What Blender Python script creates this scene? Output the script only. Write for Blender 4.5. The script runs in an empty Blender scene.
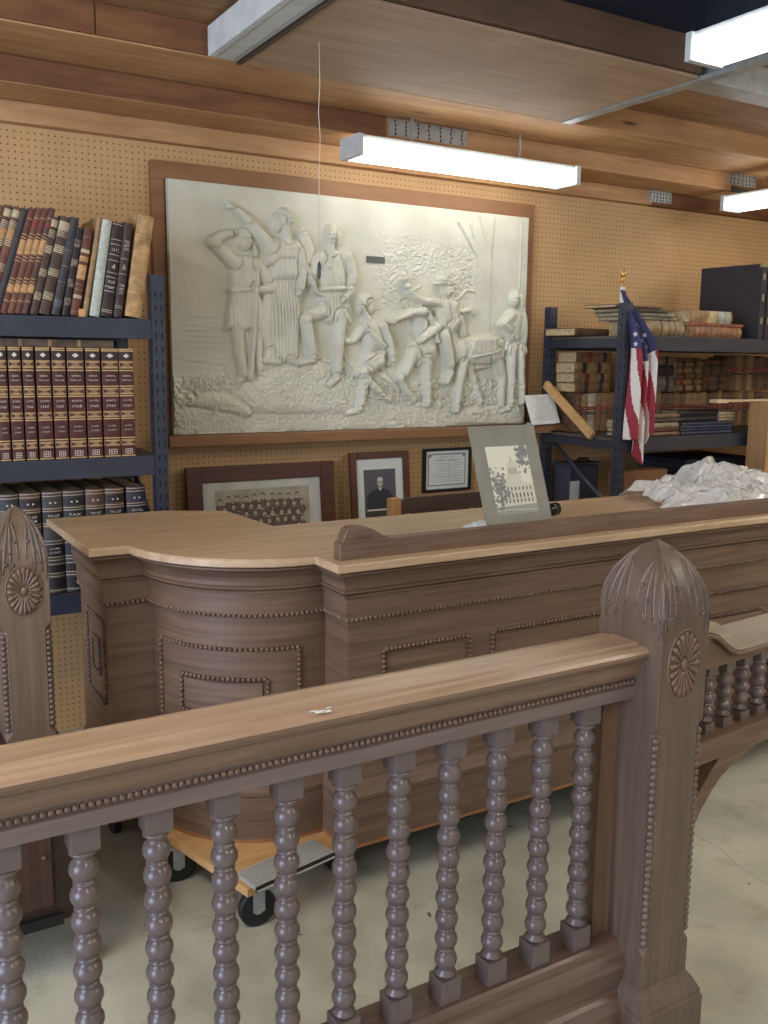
import bpy, bmesh, math, random
import numpy as np
from mathutils import Vector, Matrix, noise
random.seed(7)
PI = math.pi
SC = bpy.context.scene
COL = SC.collection

# ------------------------------------------------------------------ helpers
def lin(c):
    r = []
    for v in c[:3]:
        v = v / 255.0
        r.append(v / 12.92 if v <= 0.04045 else ((v + 0.055) / 1.055) ** 2.4)
    return (r[0], r[1], r[2], 1.0)

def obj(name, bm, mats, parent=None, smooth=False, world=True):
    me = bpy.data.meshes.new(name)
    bm.normal_update()
    bm.to_mesh(me); bm.free()
    if not isinstance(mats, (list, tuple)): mats = [mats]
    for m in mats: me.materials.append(m)
    if smooth:
        for p in me.polygons: p.use_smooth = True
    o = bpy.data.objects.new(name, me)
    COL.objects.link(o)
    if parent is not None:
        if world:
            t = Vector((0, 0, 0)); q = parent
            while q is not None:
                t += q.location; q = q.parent
            me.transform(Matrix.Translation(-t))
        o.parent = parent
    return o

def tag(o, label=None, cat=None, group=None, kind=None):
    if label: o['label'] = label
    if cat: o['category'] = cat
    if group: o['group'] = group
    if kind: o['kind'] = kind
    return o

def thing(name, label, cat, loc=(0, 0, 0), rot=(0, 0, 0), group=None):
    o = bpy.data.objects.new(name, None); COL.objects.link(o)
    o.location = loc; o.rotation_euler = rot
    o.empty_display_size = 0.05
    return tag(o, label, cat, group)

def struct(name, bm, m, label=None):
    o = obj(name, bm, m); o['kind'] = 'structure'
    if label: o['label'] = label
    return o

def copy_tree(o, parent=None):
    c = o.copy(); COL.objects.link(c)
    if parent is not None: c.parent = parent
    for ch in list(o.children): copy_tree(ch, c)
    return c

def B(): return bmesh.new()

def box(bm, x0, x1, y0, y1, z0, z1, mi=0, bev=0.0):
    vs = [bm.verts.new((x, y, z)) for z in (z0, z1) for y in (y0, y1) for x in (x0, x1)]
    fs = [(0, 2, 3, 1), (4, 5, 7, 6), (0, 1, 5, 4), (2, 6, 7, 3), (0, 4, 6, 2), (1, 3, 7, 5)]
    nf = [bm.faces.new([vs[i] for i in f]) for f in fs]
    for f in nf: f.material_index = mi
    if bev > 0:
        es = set()
        for f in nf: es.update(f.edges)
        r = bmesh.ops.bevel(bm, geom=list(es), offset=bev, segments=2, affect='EDGES', profile=0.6)
        for f in r['faces']: f.material_index = mi
    return vs

def mbox(bm, M, sx, sy, sz, mi=0, bev=0.0):
    b2 = bmesh.new(); box(b2, -sx/2, sx/2, -sy/2, sy/2, -sz/2, sz/2, mi, bev)
    merge(bm, b2, M)

def merge(bm, b2, M=None, mi=None):
    b2.verts.ensure_lookup_table()
    vm = {}
    for v in b2.verts:
        vm[v] = bm.verts.new(M @ v.co if M is not None else v.co)
    for f in b2.faces:
        try:
            nf = bm.faces.new([vm[v] for v in f.verts])
            nf.material_index = f.material_index if mi is None else mi
            nf.smooth = f.smooth
        except ValueError: pass
    b2.free()

def lathe(bm, prof, cx, cy, seg=16, z0=0.0, mi=0, smooth=True):
    rings = []
    for r, z in prof:
        rings.append([bm.verts.new((cx + r*math.cos(2*PI*k/seg), cy + r*math.sin(2*PI*k/seg), z + z0)) for k in range(seg)])
    for a, b in zip(rings, rings[1:]):
        for k in range(seg):
            f = bm.faces.new((a[k], a[(k+1) % seg], b[(k+1) % seg], b[k])); f.material_index = mi; f.smooth = smooth
    f = bm.faces.new(list(reversed(rings[0]))); f.material_index = mi
    f = bm.faces.new(rings[-1]); f.material_index = mi

def sph(bm, c, rx, ry=None, rz=None, u=8, v=6, mi=0, M=None):
    ry = rx if ry is None else ry; rz = rx if rz is None else rz
    top = bm.verts.new((c[0], c[1], c[2]+rz)); bot = bm.verts.new((c[0], c[1], c[2]-rz))
    rings = []
    for j in range(1, v):
        th = PI*j/v
        rings.append([bm.verts.new((c[0]+rx*math.sin(th)*math.cos(2*PI*k/u), c[1]+ry*math.sin(th)*math.sin(2*PI*k/u), c[2]+rz*math.cos(th))) for k in range(u)])
    fs = []
    for k in range(u): fs.append(bm.faces.new((top, rings[0][k], rings[0][(k+1) % u])))
    for a, b in zip(rings, rings[1:]):
        for k in range(u): fs.append(bm.faces.new((a[k], b[k], b[(k+1) % u], a[(k+1) % u])))
    for k in range(u): fs.append(bm.faces.new((bot, rings[-1][(k+1) % u], rings[-1][k])))
    for f in fs: f.material_index = mi; f.smooth = True

def tube(bm, pts, rad, seg=8, mi=0, cap=True):
    pts = [Vector(p) for p in pts]
    rs = rad if isinstance(rad, (list, tuple)) else [rad]*len(pts)
    rings = []
    up = Vector((0, 0, 1))
    for i, p in enumerate(pts):
        d = (pts[min(i+1, len(pts)-1)] - pts[max(i-1, 0)])
        if d.length < 1e-9: d = Vector((0, 0, 1))
        d.normalize()
        a = d.cross(up)
        if a.length < 0.05: a = d.cross(Vector((0, 1, 0)))
        a.normalize(); b = d.cross(a); b.normalize()
        rings.append([bm.verts.new(p + (a*math.cos(2*PI*k/seg) + b*math.sin(2*PI*k/seg))*rs[i]) for k in range(seg)])
    for a, b in zip(rings, rings[1:]):
        for k in range(seg):
            f = bm.faces.new((a[k], a[(k+1) % seg], b[(k+1) % seg], b[k])); f.material_index = mi; f.smooth = True
    if cap:
        for r in (list(reversed(rings[0])), rings[-1]):
            f = bm.faces.new(r); f.material_index = mi

def prism(bm, poly, axis, a0, a1, mi=0):
    """poly of 2-D points extruded along an axis: 'x' -> (y,z), 'y' -> (x,z), 'z' -> (x,y)"""
    def P(p, a):
        return {'x': (a, p[0], p[1]), 'y': (p[0], a, p[1]), 'z': (p[0], p[1], a)}[axis]
    A = [bm.verts.new(P(p, a0)) for p in poly]; C = [bm.verts.new(P(p, a1)) for p in poly]
    n = len(poly)
    fs = [bm.faces.new(A), bm.faces.new(list(reversed(C)))]
    for i in range(n): fs.append(bm.faces.new((A[i], C[i], C[(i+1) % n], A[(i+1) % n])))
    for f in fs: f.material_index = mi
    bmesh.ops.recalc_face_normals(bm, faces=fs)

def star(bm, M, r, mi=0):
    c = bm.verts.new(M @ Vector((0, 0, 0)))
    vs = []
    for k in range(10):
        rr = r if k % 2 == 0 else r*0.42
        a = PI/2 + k*PI/5
        vs.append(bm.verts.new(M @ Vector((rr*math.cos(a), 0, rr*math.sin(a)))))
    for k in range(10):
        f = bm.faces.new((c, vs[k], vs[(k+1) % 10])); f.material_index = mi

_tc = {}
def text_geo(s):
    if s in _tc: return _tc[s]
    cu = bpy.data.curves.new('lettering', 'FONT'); cu.body = s; cu.size = 1.0; cu.resolution_u = 1
    to = bpy.data.objects.new('lettering', cu); COL.objects.link(to)
    dg = bpy.context.evaluated_depsgraph_get(); dg.update()
    me = bpy.data.meshes.new_from_object(to.evaluated_get(dg))
    vs = [v.co.copy() for v in me.vertices]; fs = [tuple(p.vertices) for p in me.polygons]
    bpy.data.objects.remove(to); bpy.data.curves.remove(cu); bpy.data.meshes.remove(me)
    x0 = min(v.x for v in vs); x1 = max(v.x for v in vs); y0 = min(v.y for v in vs); y1 = max(v.y for v in vs)
    vs = [((v.x-x0)/(x1-x0)-0.5, (v.y-y0)/(y1-y0)-0.5) for v in vs]
    _tc[s] = (vs, fs, (x1-x0)/(y1-y0)); return _tc[s]

def text(bm, s, M, h, wmax, mi=0, wfix=None):
    """text centred at M, written in the local x-z plane facing -y"""
    vs, fs, asp = text_geo(s)
    w = min(h*asp, wmax) if wfix is None else wfix
    V = [bm.verts.new(M @ Vector((x*w, 0, y*h))) for x, y in vs]
    for f in fs:
        try:
            nf = bm.faces.new([V[i] for i in f]); nf.material_index = mi
        except ValueError: pass

T = Matrix.Translation
def RX(a): return Matrix.Rotation(a, 4, 'X')
def RY(a): return Matrix.Rotation(a, 4, 'Y')
def RZ(a): return Matrix.Rotation(a, 4, 'Z')
ORD = ['first','second','third','fourth','fifth','sixth','seventh','eighth','ninth','tenth','eleventh','twelfth','thirteenth','fourteenth','fifteenth','sixteenth','seventeenth','eighteenth','nineteenth','twentieth','twenty-first','twenty-second','twenty-third','twenty-fourth','twenty-fifth','twenty-sixth','twenty-seventh','twenty-eighth']

# ------------------------------------------------------------------ materials
def mat(name, col, rough=0.6, metal=0.0, spec=0.5, bump=0.0, bscale=60, col2=None, nscale=20, coat=0.0):
    m = bpy.data.materials.new(name); m.use_nodes = True
    nt = m.node_tree; bs = nt.nodes['Principled BSDF']
    bs.inputs['Base Color'].default_value = lin(col); bs.inputs['Roughness'].default_value = rough
    bs.inputs['Metallic'].default_value = metal; bs.inputs['Specular IOR Level'].default_value = spec
    bs.inputs['Coat Weight'].default_value = coat
    tc = nt.nodes.new('ShaderNodeTexCoord')
    if col2 is not None:
        n = nt.nodes.new('ShaderNodeTexNoise'); n.inputs['Scale'].default_value = nscale; n.inputs['Detail'].default_value = 5
        r = nt.nodes.new('ShaderNodeValToRGB'); r.color_ramp.elements[0].position = 0.35; r.color_ramp.elements[1].position = 0.65
        r.color_ramp.elements[0].color = lin(col); r.color_ramp.elements[1].color = lin(col2)
        nt.links.new(tc.outputs['Object'], n.inputs['Vector']); nt.links.new(n.outputs['Fac'], r.inputs['Fac'])
        nt.links.new(r.outputs['Color'], bs.inputs['Base Color'])
    if bump > 0:
        n = nt.nodes.new('ShaderNodeTexNoise'); n.inputs['Scale'].default_value = bscale; n.inputs['Detail'].default_value = 4
        b = nt.nodes.new('ShaderNodeBump'); b.inputs['Strength'].default_value = bump; b.inputs['Distance'].default_value = 0.01
        nt.links.new(tc.outputs['Object'], n.inputs['Vector']); nt.links.new(n.outputs['Fac'], b.inputs['Height'])
        nt.links.new(b.outputs['Normal'], bs.inputs['Normal'])
    return m

def wood(name, c1, c2, axis='x', rough=0.45, fine=52, c3=None, bump=0.12, spec=0.5, knots=False):
    m = bpy.data.materials.new(name); m.use_nodes = True
    nt = m.node_tree; bs = nt.nodes['Principled BSDF']; bs.inputs['Roughness'].default_value = rough
    bs.inputs['Specular IOR Level'].default_value = spec
    tc = nt.nodes.new('ShaderNodeTexCoord'); mp = nt.nodes.new('ShaderNodeMapping')
    s = {'x': (2.2, fine, fine), 'y': (fine, 2.2, fine), 'z': (fine, fine, 2.2), 'h': (2.6, 2.6, fine)}[axis]
    mp.inputs['Scale'].default_value = s
    nt.links.new(tc.outputs['Object'], mp.inputs['Vector'])
    n = nt.nodes.new('ShaderNodeTexNoise'); n.inputs['Scale'].default_value = 1.0; n.inputs['Detail'].default_value = 7; n.inputs['Roughness'].default_value = 0.65; n.inputs['Distortion'].default_value = 0.6
    nt.links.new(mp.outputs['Vector'], n.inputs['Vector'])
    r = nt.nodes.new('ShaderNodeValToRGB'); r.color_ramp.elements[0].position = 0.33; r.color_ramp.elements[1].position = 0.66
    r.color_ramp.elements[0].color = lin(c2); r.color_ramp.elements[1].color = lin(c1)
    nt.links.new(n.outputs['Fac'], r.inputs['Fac'])
    n2 = nt.nodes.new('ShaderNodeTexNoise'); n2.inputs['Scale'].default_value = 3.1; n2.inputs['Detail'].default_value = 4
    nt.links.new(tc.outputs['Object'], n2.inputs['Vector'])
    mx = nt.nodes.new('ShaderNodeMix'); mx.data_type = 'RGBA'
    mr = nt.nodes.new('ShaderNodeMapRange'); mr.inputs['From Min'].default_value = 0.4; mr.inputs['From Max'].default_value = 0.75; mr.inputs['To Max'].default_value = 0.55
    nt.links.new(n2.outputs['Fac'], mr.inputs['Value']); nt.links.new(mr.outputs['Result'], mx.inputs['Factor'])
    nt.links.new(r.outputs['Color'], mx.inputs['A'])
    mx.inputs['B'].default_value = lin(c3 if c3 else c2)
    out = mx.outputs['Result']
    if knots:
        v = nt.nodes.new('ShaderNodeTexVoronoi'); v.inputs['Scale'].default_value = 1.0
        m3 = nt.nodes.new('ShaderNodeMapping'); sc = {'x': (1.6, 9, 9), 'y': (9, 1.6, 9), 'z': (9, 9, 1.6)}[axis]; m3.inputs['Scale'].default_value = sc
        nt.links.new(tc.outputs['Object'], m3.inputs['Vector']); nt.links.new(m3.outputs['Vector'], v.inputs['Vector'])
        r3 = nt.nodes.new('ShaderNodeMapRange'); r3.inputs['From Min'].default_value = 0.06; r3.inputs['From Max'].default_value = 0.11; r3.inputs['To Min'].default_value = 0.85; r3.inputs['To Max'].default_value = 0.0
        nt.links.new(v.outputs['Distance'], r3.inputs['Value'])
        mk = nt.nodes.new('ShaderNodeMix'); mk.data_type = 'RGBA'; mk.inputs['B'].default_value = lin((50, 30, 18))
        nt.links.new(r3.outputs['Result'], mk.inputs['Factor']); nt.links.new(out, mk.inputs['A']); out = mk.outputs['Result']
    nt.links.new(out, bs.inputs['Base Color'])
    if bump > 0:
        b = nt.nodes.new('ShaderNodeBump'); b.inputs['Strength'].default_value = bump; b.inputs['Distance'].default_value = 0.003
        nt.links.new(n.outputs['Fac'], b.inputs['Height']); nt.links.new(b.outputs['Normal'], bs.inputs['Normal'])
    return m

def concrete(name, c1, c2, st):
    m = mat(name, c1, 0.6, bump=0.12, bscale=70, col2=c2, nscale=3.5)
    nt = m.node_tree; bs = nt.nodes['Principled BSDF']; src = bs.inputs['Base Color'].links[0].from_socket
    tc = nt.nodes.new('ShaderNodeTexCoord'); n = nt.nodes.new('ShaderNodeTexNoise'); n.inputs['Scale'].default_value = 9; n.inputs['Detail'].default_value = 6; n.inputs['Roughness'].default_value = 0.6
    nt.links.new(tc.outputs['Object'], n.inputs['Vector'])
    r = nt.nodes.new('ShaderNodeMapRange'); r.inputs['From Min'].default_value = 0.56; r.inputs['From Max'].default_value = 0.74; r.inputs['To Max'].default_value = 0.55
    nt.links.new(n.outputs['Fac'], r.inputs['Value'])
    x = nt.nodes.new('ShaderNodeMix'); x.data_type = 'RGBA'; x.inputs['B'].default_value = lin(st)
    nt.links.new(r.outputs['Result'], x.inputs['Factor']); nt.links.new(src, x.inputs['A']); nt.links.new(x.outputs['Result'], bs.inputs['Base Color'])
    return m

def pegboard_mat(name, c, hole, pitch=0.0254, r=0.0031):
    m = bpy.data.materials.new(name); m.use_nodes = True
    nt = m.node_tree; bs = nt.nodes['Principled BSDF']; bs.inputs['Roughness'].default_value = 0.6
    tc = nt.nodes.new('ShaderNodeTexCoord'); sp = nt.nodes.new('ShaderNodeSeparateXYZ')
    nt.links.new(tc.outputs['Object'], sp.inputs['Vector'])
    def M(op, a, b=None):
        n = nt.nodes.new('ShaderNodeMath'); n.operation = op
        for i, v in enumerate((a, b)):
            if v is None: continue
            if isinstance(v, (int, float)): n.inputs[i].default_value = v
            else: nt.links.new(v, n.inputs[i])
        return n.outputs[0]
    h = M('ADD', sp.outputs['X'], sp.outputs['Y'])
    fx = M('SUBTRACT', M('FRACT', M('DIVIDE', h, pitch)), 0.5)
    fz = M('SUBTRACT', M('FRACT', M('DIVIDE', sp.outputs['Z'], pitch)), 0.5)
    d = M('SQRT', M('ADD', M('MULTIPLY', fx, fx), M('MULTIPLY', fz, fz)))
    k = M('LESS_THAN', d, r/pitch)
    n = nt.nodes.new('ShaderNodeTexNoise'); n.inputs['Scale'].default_value = 6; n.inputs['Detail'].default_value = 5
    nt.links.new(tc.outputs['Object'], n.inputs['Vector'])
    rp = nt.nodes.new('ShaderNodeValToRGB'); rp.color_ramp.elements[0].color = lin([v*0.93 for v in c]); rp.color_ramp.elements[1].color = lin([min(255, v*1.06) for v in c])
    nt.links.new(n.outputs['Fac'], rp.inputs['Fac'])
    mx = nt.nodes.new('ShaderNodeMix'); mx.data_type = 'RGBA'; mx.inputs['B'].default_value = lin(hole)
    nt.links.new(k, mx.inputs['Factor']); nt.links.new(rp.outputs['Color'], mx.inputs['A'])
    nt.links.new(mx.outputs['Result'], bs.inputs['Base Color'])
    return m

def emis(name, col, s):
    m = bpy.data.materials.new(name); m.use_nodes = True
    bs = m.node_tree.nodes['Principled BSDF']; bs.inputs['Base Color'].default_value = lin((235, 238, 240))
    bs.inputs['Emission Color'].default_value = lin(col); bs.inputs['Emission Strength'].default_value = s
    return m

OAK1, OAK2, OAK3 = (124, 99, 80), (88, 67, 54), (106, 78, 58)
oak_x = wood('oak_long', OAK1, OAK2, 'x', 0.5, c3=OAK3)
oak_h = wood('oak_curved', OAK1, OAK2, 'h', 0.5, c3=OAK3)
oak_z = wood('oak_upright', OAK1, OAK2, 'z', 0.42, c3=OAK3)
oak_y = wood('oak_deep', OAK1, OAK2, 'y', 0.42, c3=OAK3)
oak_top = wood('worn_lit_oak_top', (200, 174, 142), (166, 138, 108), 'x', 0.38, fine=26, c3=(178, 146, 110))  # paler from wear, with strong overhead light also put into the colour
oak_dusty = wood('dusty_oak', (106, 88, 74), (80, 65, 55), 'z', 0.38, c3=(92, 75, 62))
oak_bal = wood('turned_oak', (110, 96, 92), (86, 75, 72), 'z', 0.3, fine=24, c3=(96, 82, 76))
oak_raw = wood('raw_oak_edge', (168, 118, 74), (140, 92, 54), 'x', 0.6)
oak_edge = wood('dusty_ledge', (178, 165, 148), (150, 136, 120), 'x', 0.6)
dark_wood = wood('dark_walnut', (66, 46, 34), (42, 29, 22), 'x', 0.5)
pine = wood('pine_beam', (204, 162, 114), (172, 126, 82), 'x', 0.6, fine=20, c3=(160, 108, 62), knots=True)
pine_dark = wood('stained_pine', (142, 96, 60), (104, 64, 38), 'x', 0.7, fine=16, c3=(90, 56, 36), knots=True)
ply = wood('plywood_sheet', (184, 154, 126), (160, 132, 106), 'x', 0.65, fine=22, c3=(150, 122, 98), bump=0.05)
osb = wood('rough_deck', (168, 130, 88), (118, 82, 52), 'x', 0.75, fine=12, c3=(134, 96, 60), bump=0.2)
yellow_ply = wood('yellow_plank', (214, 172, 116), (192, 148, 94), 'x', 0.6, fine=30)
yellow_ply_z = wood('yellow_plank_end', (216, 176, 124), (196, 150, 98), 'x', 0.6, fine=30)
board_wood = wood('backing_board', (152, 108, 70), (132, 90, 56), 'x', 0.55, fine=14, c3=(120, 84, 56), bump=0.04)
frame_wood = wood('red_oak_frame', (98, 52, 34), (66, 32, 22), 'x', 0.4)
frame_wood2 = wood('brown_frame', (104, 62, 42), (70, 38, 26), 'z', 0.35)
peg = pegboard_mat('pegboard', (204, 163, 112), (70, 44, 28))
plaster = mat('plaster', (216, 214, 195), 0.7, bump=0.12, bscale=45, col2=(202, 200, 180), nscale=6)
conc = concrete('concrete', (192, 191, 172), (166, 165, 147), (138, 126, 108))
steel = mat('blue_grey_steel', (60, 63, 74), 0.42, 0.2, bump=0.02, col2=(52, 55, 66), nscale=8)
steel_dark = mat('slot_shadow', (16, 16, 20), 0.8)
galv = mat('galvanised_metal', (178, 182, 180), 0.4, 0.5, col2=(158, 164, 164), nscale=25)
white_metal = mat('white_enamel', (206, 210, 206), 0.45, 0.0, col2=(190, 196, 192), nscale=14)
black = mat('black_plastic', (20, 20, 22), 0.4)
rubber = mat('black_rubber', (26, 26, 28), 0.6)
tin = mat('ribbed_aluminium', (196, 196, 190), 0.4, 0.25)
paper = mat('old_paper', (196, 176, 138), 0.85, bump=0.25, bscale=240, col2=(168, 144, 104), nscale=60)
paper_w = mat('white_paper', (226, 228, 220), 0.7)
gilt = mat('gilt', (196, 166, 112), 0.5, 0.15)
gilt_d = mat('dull_gilt', (168, 138, 100), 0.55, 0.1, col2=(128, 100, 72), nscale=150)
letter_w = mat('pale_lettering', (212, 202, 186), 0.6)
ink = mat('ink', (70, 68, 74), 0.8)
ink_l = mat('faded_ink', (150, 146, 140), 0.8)
lens = emis('lit_lens', (250, 252, 250), 5.6)
lens_added = emis('added_room_lens', (255, 252, 238), 42.0)  # much stronger lens, only for the added unseen fixtures
_lc = {}
def leather(c, c2=None, rough=0.55):
    k = (tuple(c), rough)
    if k not in _lc:
        _lc[k] = mat('leather', c, rough, bump=0.25, bscale=180, col2=c2 or [v*0.72 for v in c], nscale=30)
    return _lc[k]

# ------------------------------------------------------------------ setting
WY = 4.0
bm = B(); box(bm, -3.5, 7.0, WY, WY+0.1, 0, 2.755); struct('wall_back', bm, peg, 'tan pegboard wall with rows of small holes')
bm = B(); box(bm, 7.0, 7.1, -3.5, WY+0.1, 0, 2.755); struct('wall_right', bm, peg)
bm = B(); box(bm, -3.5, 7.1, -3.5, WY+0.1, -0.1, 0); fl = struct('floor', bm, conc, 'grey concrete floor with stains')
# fine crack in the slab
bm = B()
pts = [(2.50, 2.16), (2.475, 2.06), (2.469, 1.99), (2.466, 1.93), (2.455, 1.88), (2.431, 1.83), (2.427, 1.768), (2.418, 1.70), (2.43, 1.62), (2.40, 1.5)]
for a, b in zip(pts, pts[1:]):
    d = Vector((b[0]-a[0], b[1]-a[1], 0)).normalized(); n = Vector((-d.y, d.x, 0))*0.0007
    v = [bm.verts.new(Vector((p[0], p[1], 0.0006)) + s) for p, s in ((a, -n), (b, -n), (b, n), (a, n))]
    bm.faces.new(v)
for i in range(26):
    x, y = random.uniform(0.9, 3.2), random.uniform(1.2, 2.6); r = random.uniform(0.002, 0.006); l = r*random.uniform(1, 3)
    a = random.uniform(0, PI); d = Vector((math.cos(a), math.sin(a), 0))*l; n = Vector((-d.y, d.x, 0)).normalized()*r
    p = Vector((x, y, 0.0007)); bm.faces.new([bm.verts.new(p+q) for q in (-d-n*0.6, d-n, d*0.8+n, -d+n*0.5)])
obj('crack', bm, mat('crack_line', (92, 86, 76), 0.9), fl)
# ceiling deck with an open bay over the middle
bm = B()
box(bm, -3.5, 1.36, -3.5, 3.40, 2.755, 2.785); box(bm, 2.93, 7.1, -3.5, 3.40, 2.755, 2.785); box(bm, 1.36, 2.93, 2.62, 3.40, 2.755, 2.785)
struct('ceiling', bm, osb, 'rough board ceiling deck')
bm = B(); box(bm, 1.0, 3.3, -3.5, 2.7, 3.9, 3.95); box(bm, 1.30, 1.34, -3.5, 2.62, 2.785, 3.9); box(bm, 2.95, 2.99, -3.5, 2.62, 2.785, 3.9); box(bm, 1.3, 2.99, 2.62, 2.66, 2.785, 3.9)
struct('trim_1', bm, mat('roof_felt', (36, 38, 48), 0.9), 'dark open roof bay above the lights')
# stepped header timbers along the back wall
def beam(y0, y1, z0, z1, x0, x1, m, n, lab):
    bm = B(); box(bm, x0, x1, y0, y1, z0, z1, bev=0.003); return struct(n, bm, m, lab)
beam(3.95, 4.0, 2.474, 2.552, -3.5, 4.10, pine, 'trim_2', 'pine wall plate directly above the pegboard')
beam(3.95, 4.0, 2.474, 2.552, 4.10, 7.0, pine_dark, 'trim_3', 'darker wall plate right of the metal plate')
beam(3.71, 4.0, 2.553, 2.645, -3.5, 4.46, pine, 'trim_4', 'knotty pine beam, middle step above the wall')
beam(3.36, 4.0, 2.646, 2.755, -3.5, 7.0, pine, 'trim_5', 'front pine beam carrying the ceiling deck')
# darker face boards nailed to the fronts of the steps
bm = B(); x = -1.0
for w in (0.9, 0.55, 0.42, 0.6, 0.28, 0.35, 0.62):
    box(bm, x, x+w-0.006, 3.348, 3.36, 2.652, 2.753); x += w
struct('trim_6', bm, pine_dark, 'short dark boards on the face of the front beam')
bm = B(); box(bm, -1.0, 2.2, 3.70, 3.71, 2.556, 2.642); struct('trim_7', bm, pine_dark, 'dark stained face of the middle beam')
# galvanised framing plates
def plate(x0, x1, y, z0, z1, lab):
    bm = B(); box(bm, x0, x1, y-0.004, y+0.001, z0, z1)
    for i in range(7):
        for j in range(4):
            xx = x0 + (i+0.5)*(x1-x0)/7 + random.uniform(-.004, .004); zz = z0+(j+0.5)*(z1-z0)/4
            box(bm, xx-0.003, xx+0.003, y-0.0052, y-0.004, zz-0.006, zz+0.006, 1)
    o = obj('framing_plate', bm, [galv, steel_dark]); tag(o, lab, 'metal plate', 'framing plates')
plate(4.07, 4.25, 3.95, 2.492, 2.566, 'punched metal plate on the lower wall beam, right of the long lamp')
plate(4.43, 4.66, 3.71, 2.585, 2.672, 'punched metal plate on the upper beam at the far right')
plate(2.22, 2.64, 3.71, 2.57, 2.640, 'wide punched metal plate just above the long lamp')
# grey channel in the far right of the ceiling and pipe
bm = B(); box(bm, 3.0, 5.2, 2.62, 2.74, 2.655, 2.756, bev=0.002); o = obj('metal_channel', bm, galv); tag(o, 'grey metal channel under the ceiling deck at the top right', 'channel')
bm = B(); tube(bm, [(4.25, 3.86, 2.60), (4.9, 3.80, 2.58), (6.2, 3.80, 2.58)], 0.012); tube(bm, [(4.66, 3.62, 2.63), (6.0, 3.62, 2.62)], 0.012)
o = obj('conduit_pipe', bm, mat('grey_conduit', (90, 90, 92), 0.4, 0.6)); tag(o, 'thin grey conduit pipes beside the metal plates at the far right', 'pipe')

# dropped plywood box
t = thing('plywood_soffit', 'hanging plywood soffit panel with a dark board rim above the relief', 'ceiling panel', (2.12, 2.95, 2.64))
bm = B(); box(bm, 1.372, 2.88, 2.58, 3.335, 2.64, 2.652, bev=0.001); obj('panel', bm, ply, t)
bm = B(); box(bm, 1.372, 2.88, 2.56, 2.60, 2.655, 2.775, bev=0.003); obj('rim_board', bm, wood('rim_brown', (112, 86, 66), (84, 62, 48), 'x', 0.6, fine=14), t)
bm = B(); box(bm, 1.372, 2.88, 3.30, 3.335, 2.655, 2.754, bev=0.003); obj('rim_board', bm, pine_dark, t)
bm = B(); box(bm, 1.36, 1.376, 2.2, 3.335, 2.632, 2.70); obj('edge_strip', bm, dark_wood, t)
bm = B()
for x, y in ((1.9, 2.75), (2.2, 2.8), (2.5, 2.7), (1.7, 2.9), (2.4, 3.05), (1.6, 3.2), (2.65, 3.1), (2.05, 3.15)): lathe(bm, [(0.004, 0), (0.004, 0.002)], x, y, 6, 2.6385)
obj('nail', bm, galv, t)
bm = B(); box(bm, 2.885, 2.925, -1.0, 3.34, 2.634, 2.650); box(bm, 2.931, 2.936, -1.0, 3.34, 2.634, 2.765); box(bm, 2.925, 2.931, -1.0, 3.34, 2.634, 2.65)
o = obj('metal_strip', bm, galv); tag(o, 'long thin galvanised strip along the right edge of the plywood soffit', 'metal strip')

# light fittings
def fixture(name, label, p0, axis, length, w, z, h, lit=True, grp='strip lights under the ceiling', room=False, hang=None):
    t = thing(name, label, 'ceiling light', p0, group=grp)
    x, y = p0[0], p0[1]
    def bx(bm, a0, a1, b0, b1, z0, z1, bev=0.0, mi=0):
        if axis == 'x': box(bm, x+a0, x+a1, y+b0, y+b1, z0, z1, mi, bev)
        else: box(bm, x+b0, x+b1, y+a0, y+a1, z0, z1, mi, bev)
    L = length/2
    if lit:
        bm = B(); bx(bm, -L+0.014, L-0.014, -w/2, w/2, z, z+h*0.8, 0.012); obj('lens', bm, lens_added if room else lens, t)
        bm = B(); bx(bm, -L, L, -w*0.42, w*0.42, z+h*0.8, z+h, 0.003); obj('housing', bm, white_metal, t)
        for s in (-1, 1):
            bm = B(); bx(bm, s*L-0.013, s*L+0.013, -w/2-0.003, w/2+0.003, z-0.003, z+h, 0.003); obj('end_cap', bm, white_metal, t)
    else:
        bm = B(); bx(bm, -L, L, -w/2, w/2, z, z+h, 0.005); obj('housing', bm, white_metal, t)
        bm = B()
        for s in (-1, 1): bx(bm, -L+0.02, L-0.02, s*w*0.3-0.003, s*w*0.3+0.003, z-0.002, z)
        obj('seam', bm, galv, t)
    if hang:
        for s in (-0.5, 0.5):
            bm = B(); bx(bm, s*L-0.004, s*L+0.004, -0.004, 0.004, z+h-0.001, hang); obj('hanger_rod', bm, galv, t)
    return t
fixture('strip_light', 'lit white strip light hanging lengthwise above the plaster relief', (2.60, 3.645, 2.44), 'x', 1.20, 0.16, 2.44, 0.085, hang=2.655)
fixture('strip_light', 'lit strip light cut off by the upper right corner, nearest to the viewer', (2.535, 1.64, 2.555), 'y', 1.22, 0.15, 2.555, 0.085, hang=3.91)
fixture('strip_light', 'lit strip light at the right edge, close below the pine beams', (4.46, 3.08, 2.44), 'y', 1.25, 0.14, 2.44, 0.08, hang=2.765)
fixture('light_channel', 'unlit pale grey light channel at the upper left of the plywood soffit', (1.305, 2.73, 2.64), 'y', 1.2, 0.11, 2.64, 0.10, lit=False, grp=None, hang=2.765)
for i, (x, y) in enumerate(((-0.7, 1.5), (0.9, -0.9), (3.6, -0.3), (5.2, 1.2))):  # extra fixtures out of view, added to brighten the room
    fixture('strip_light', 'added unseen strip light, %s of four over the near side of the room' % ORD[i], (x, y, 2.64), 'y', 1.22, 0.15, 2.64, 0.085, room=True, hang=2.765)
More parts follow.
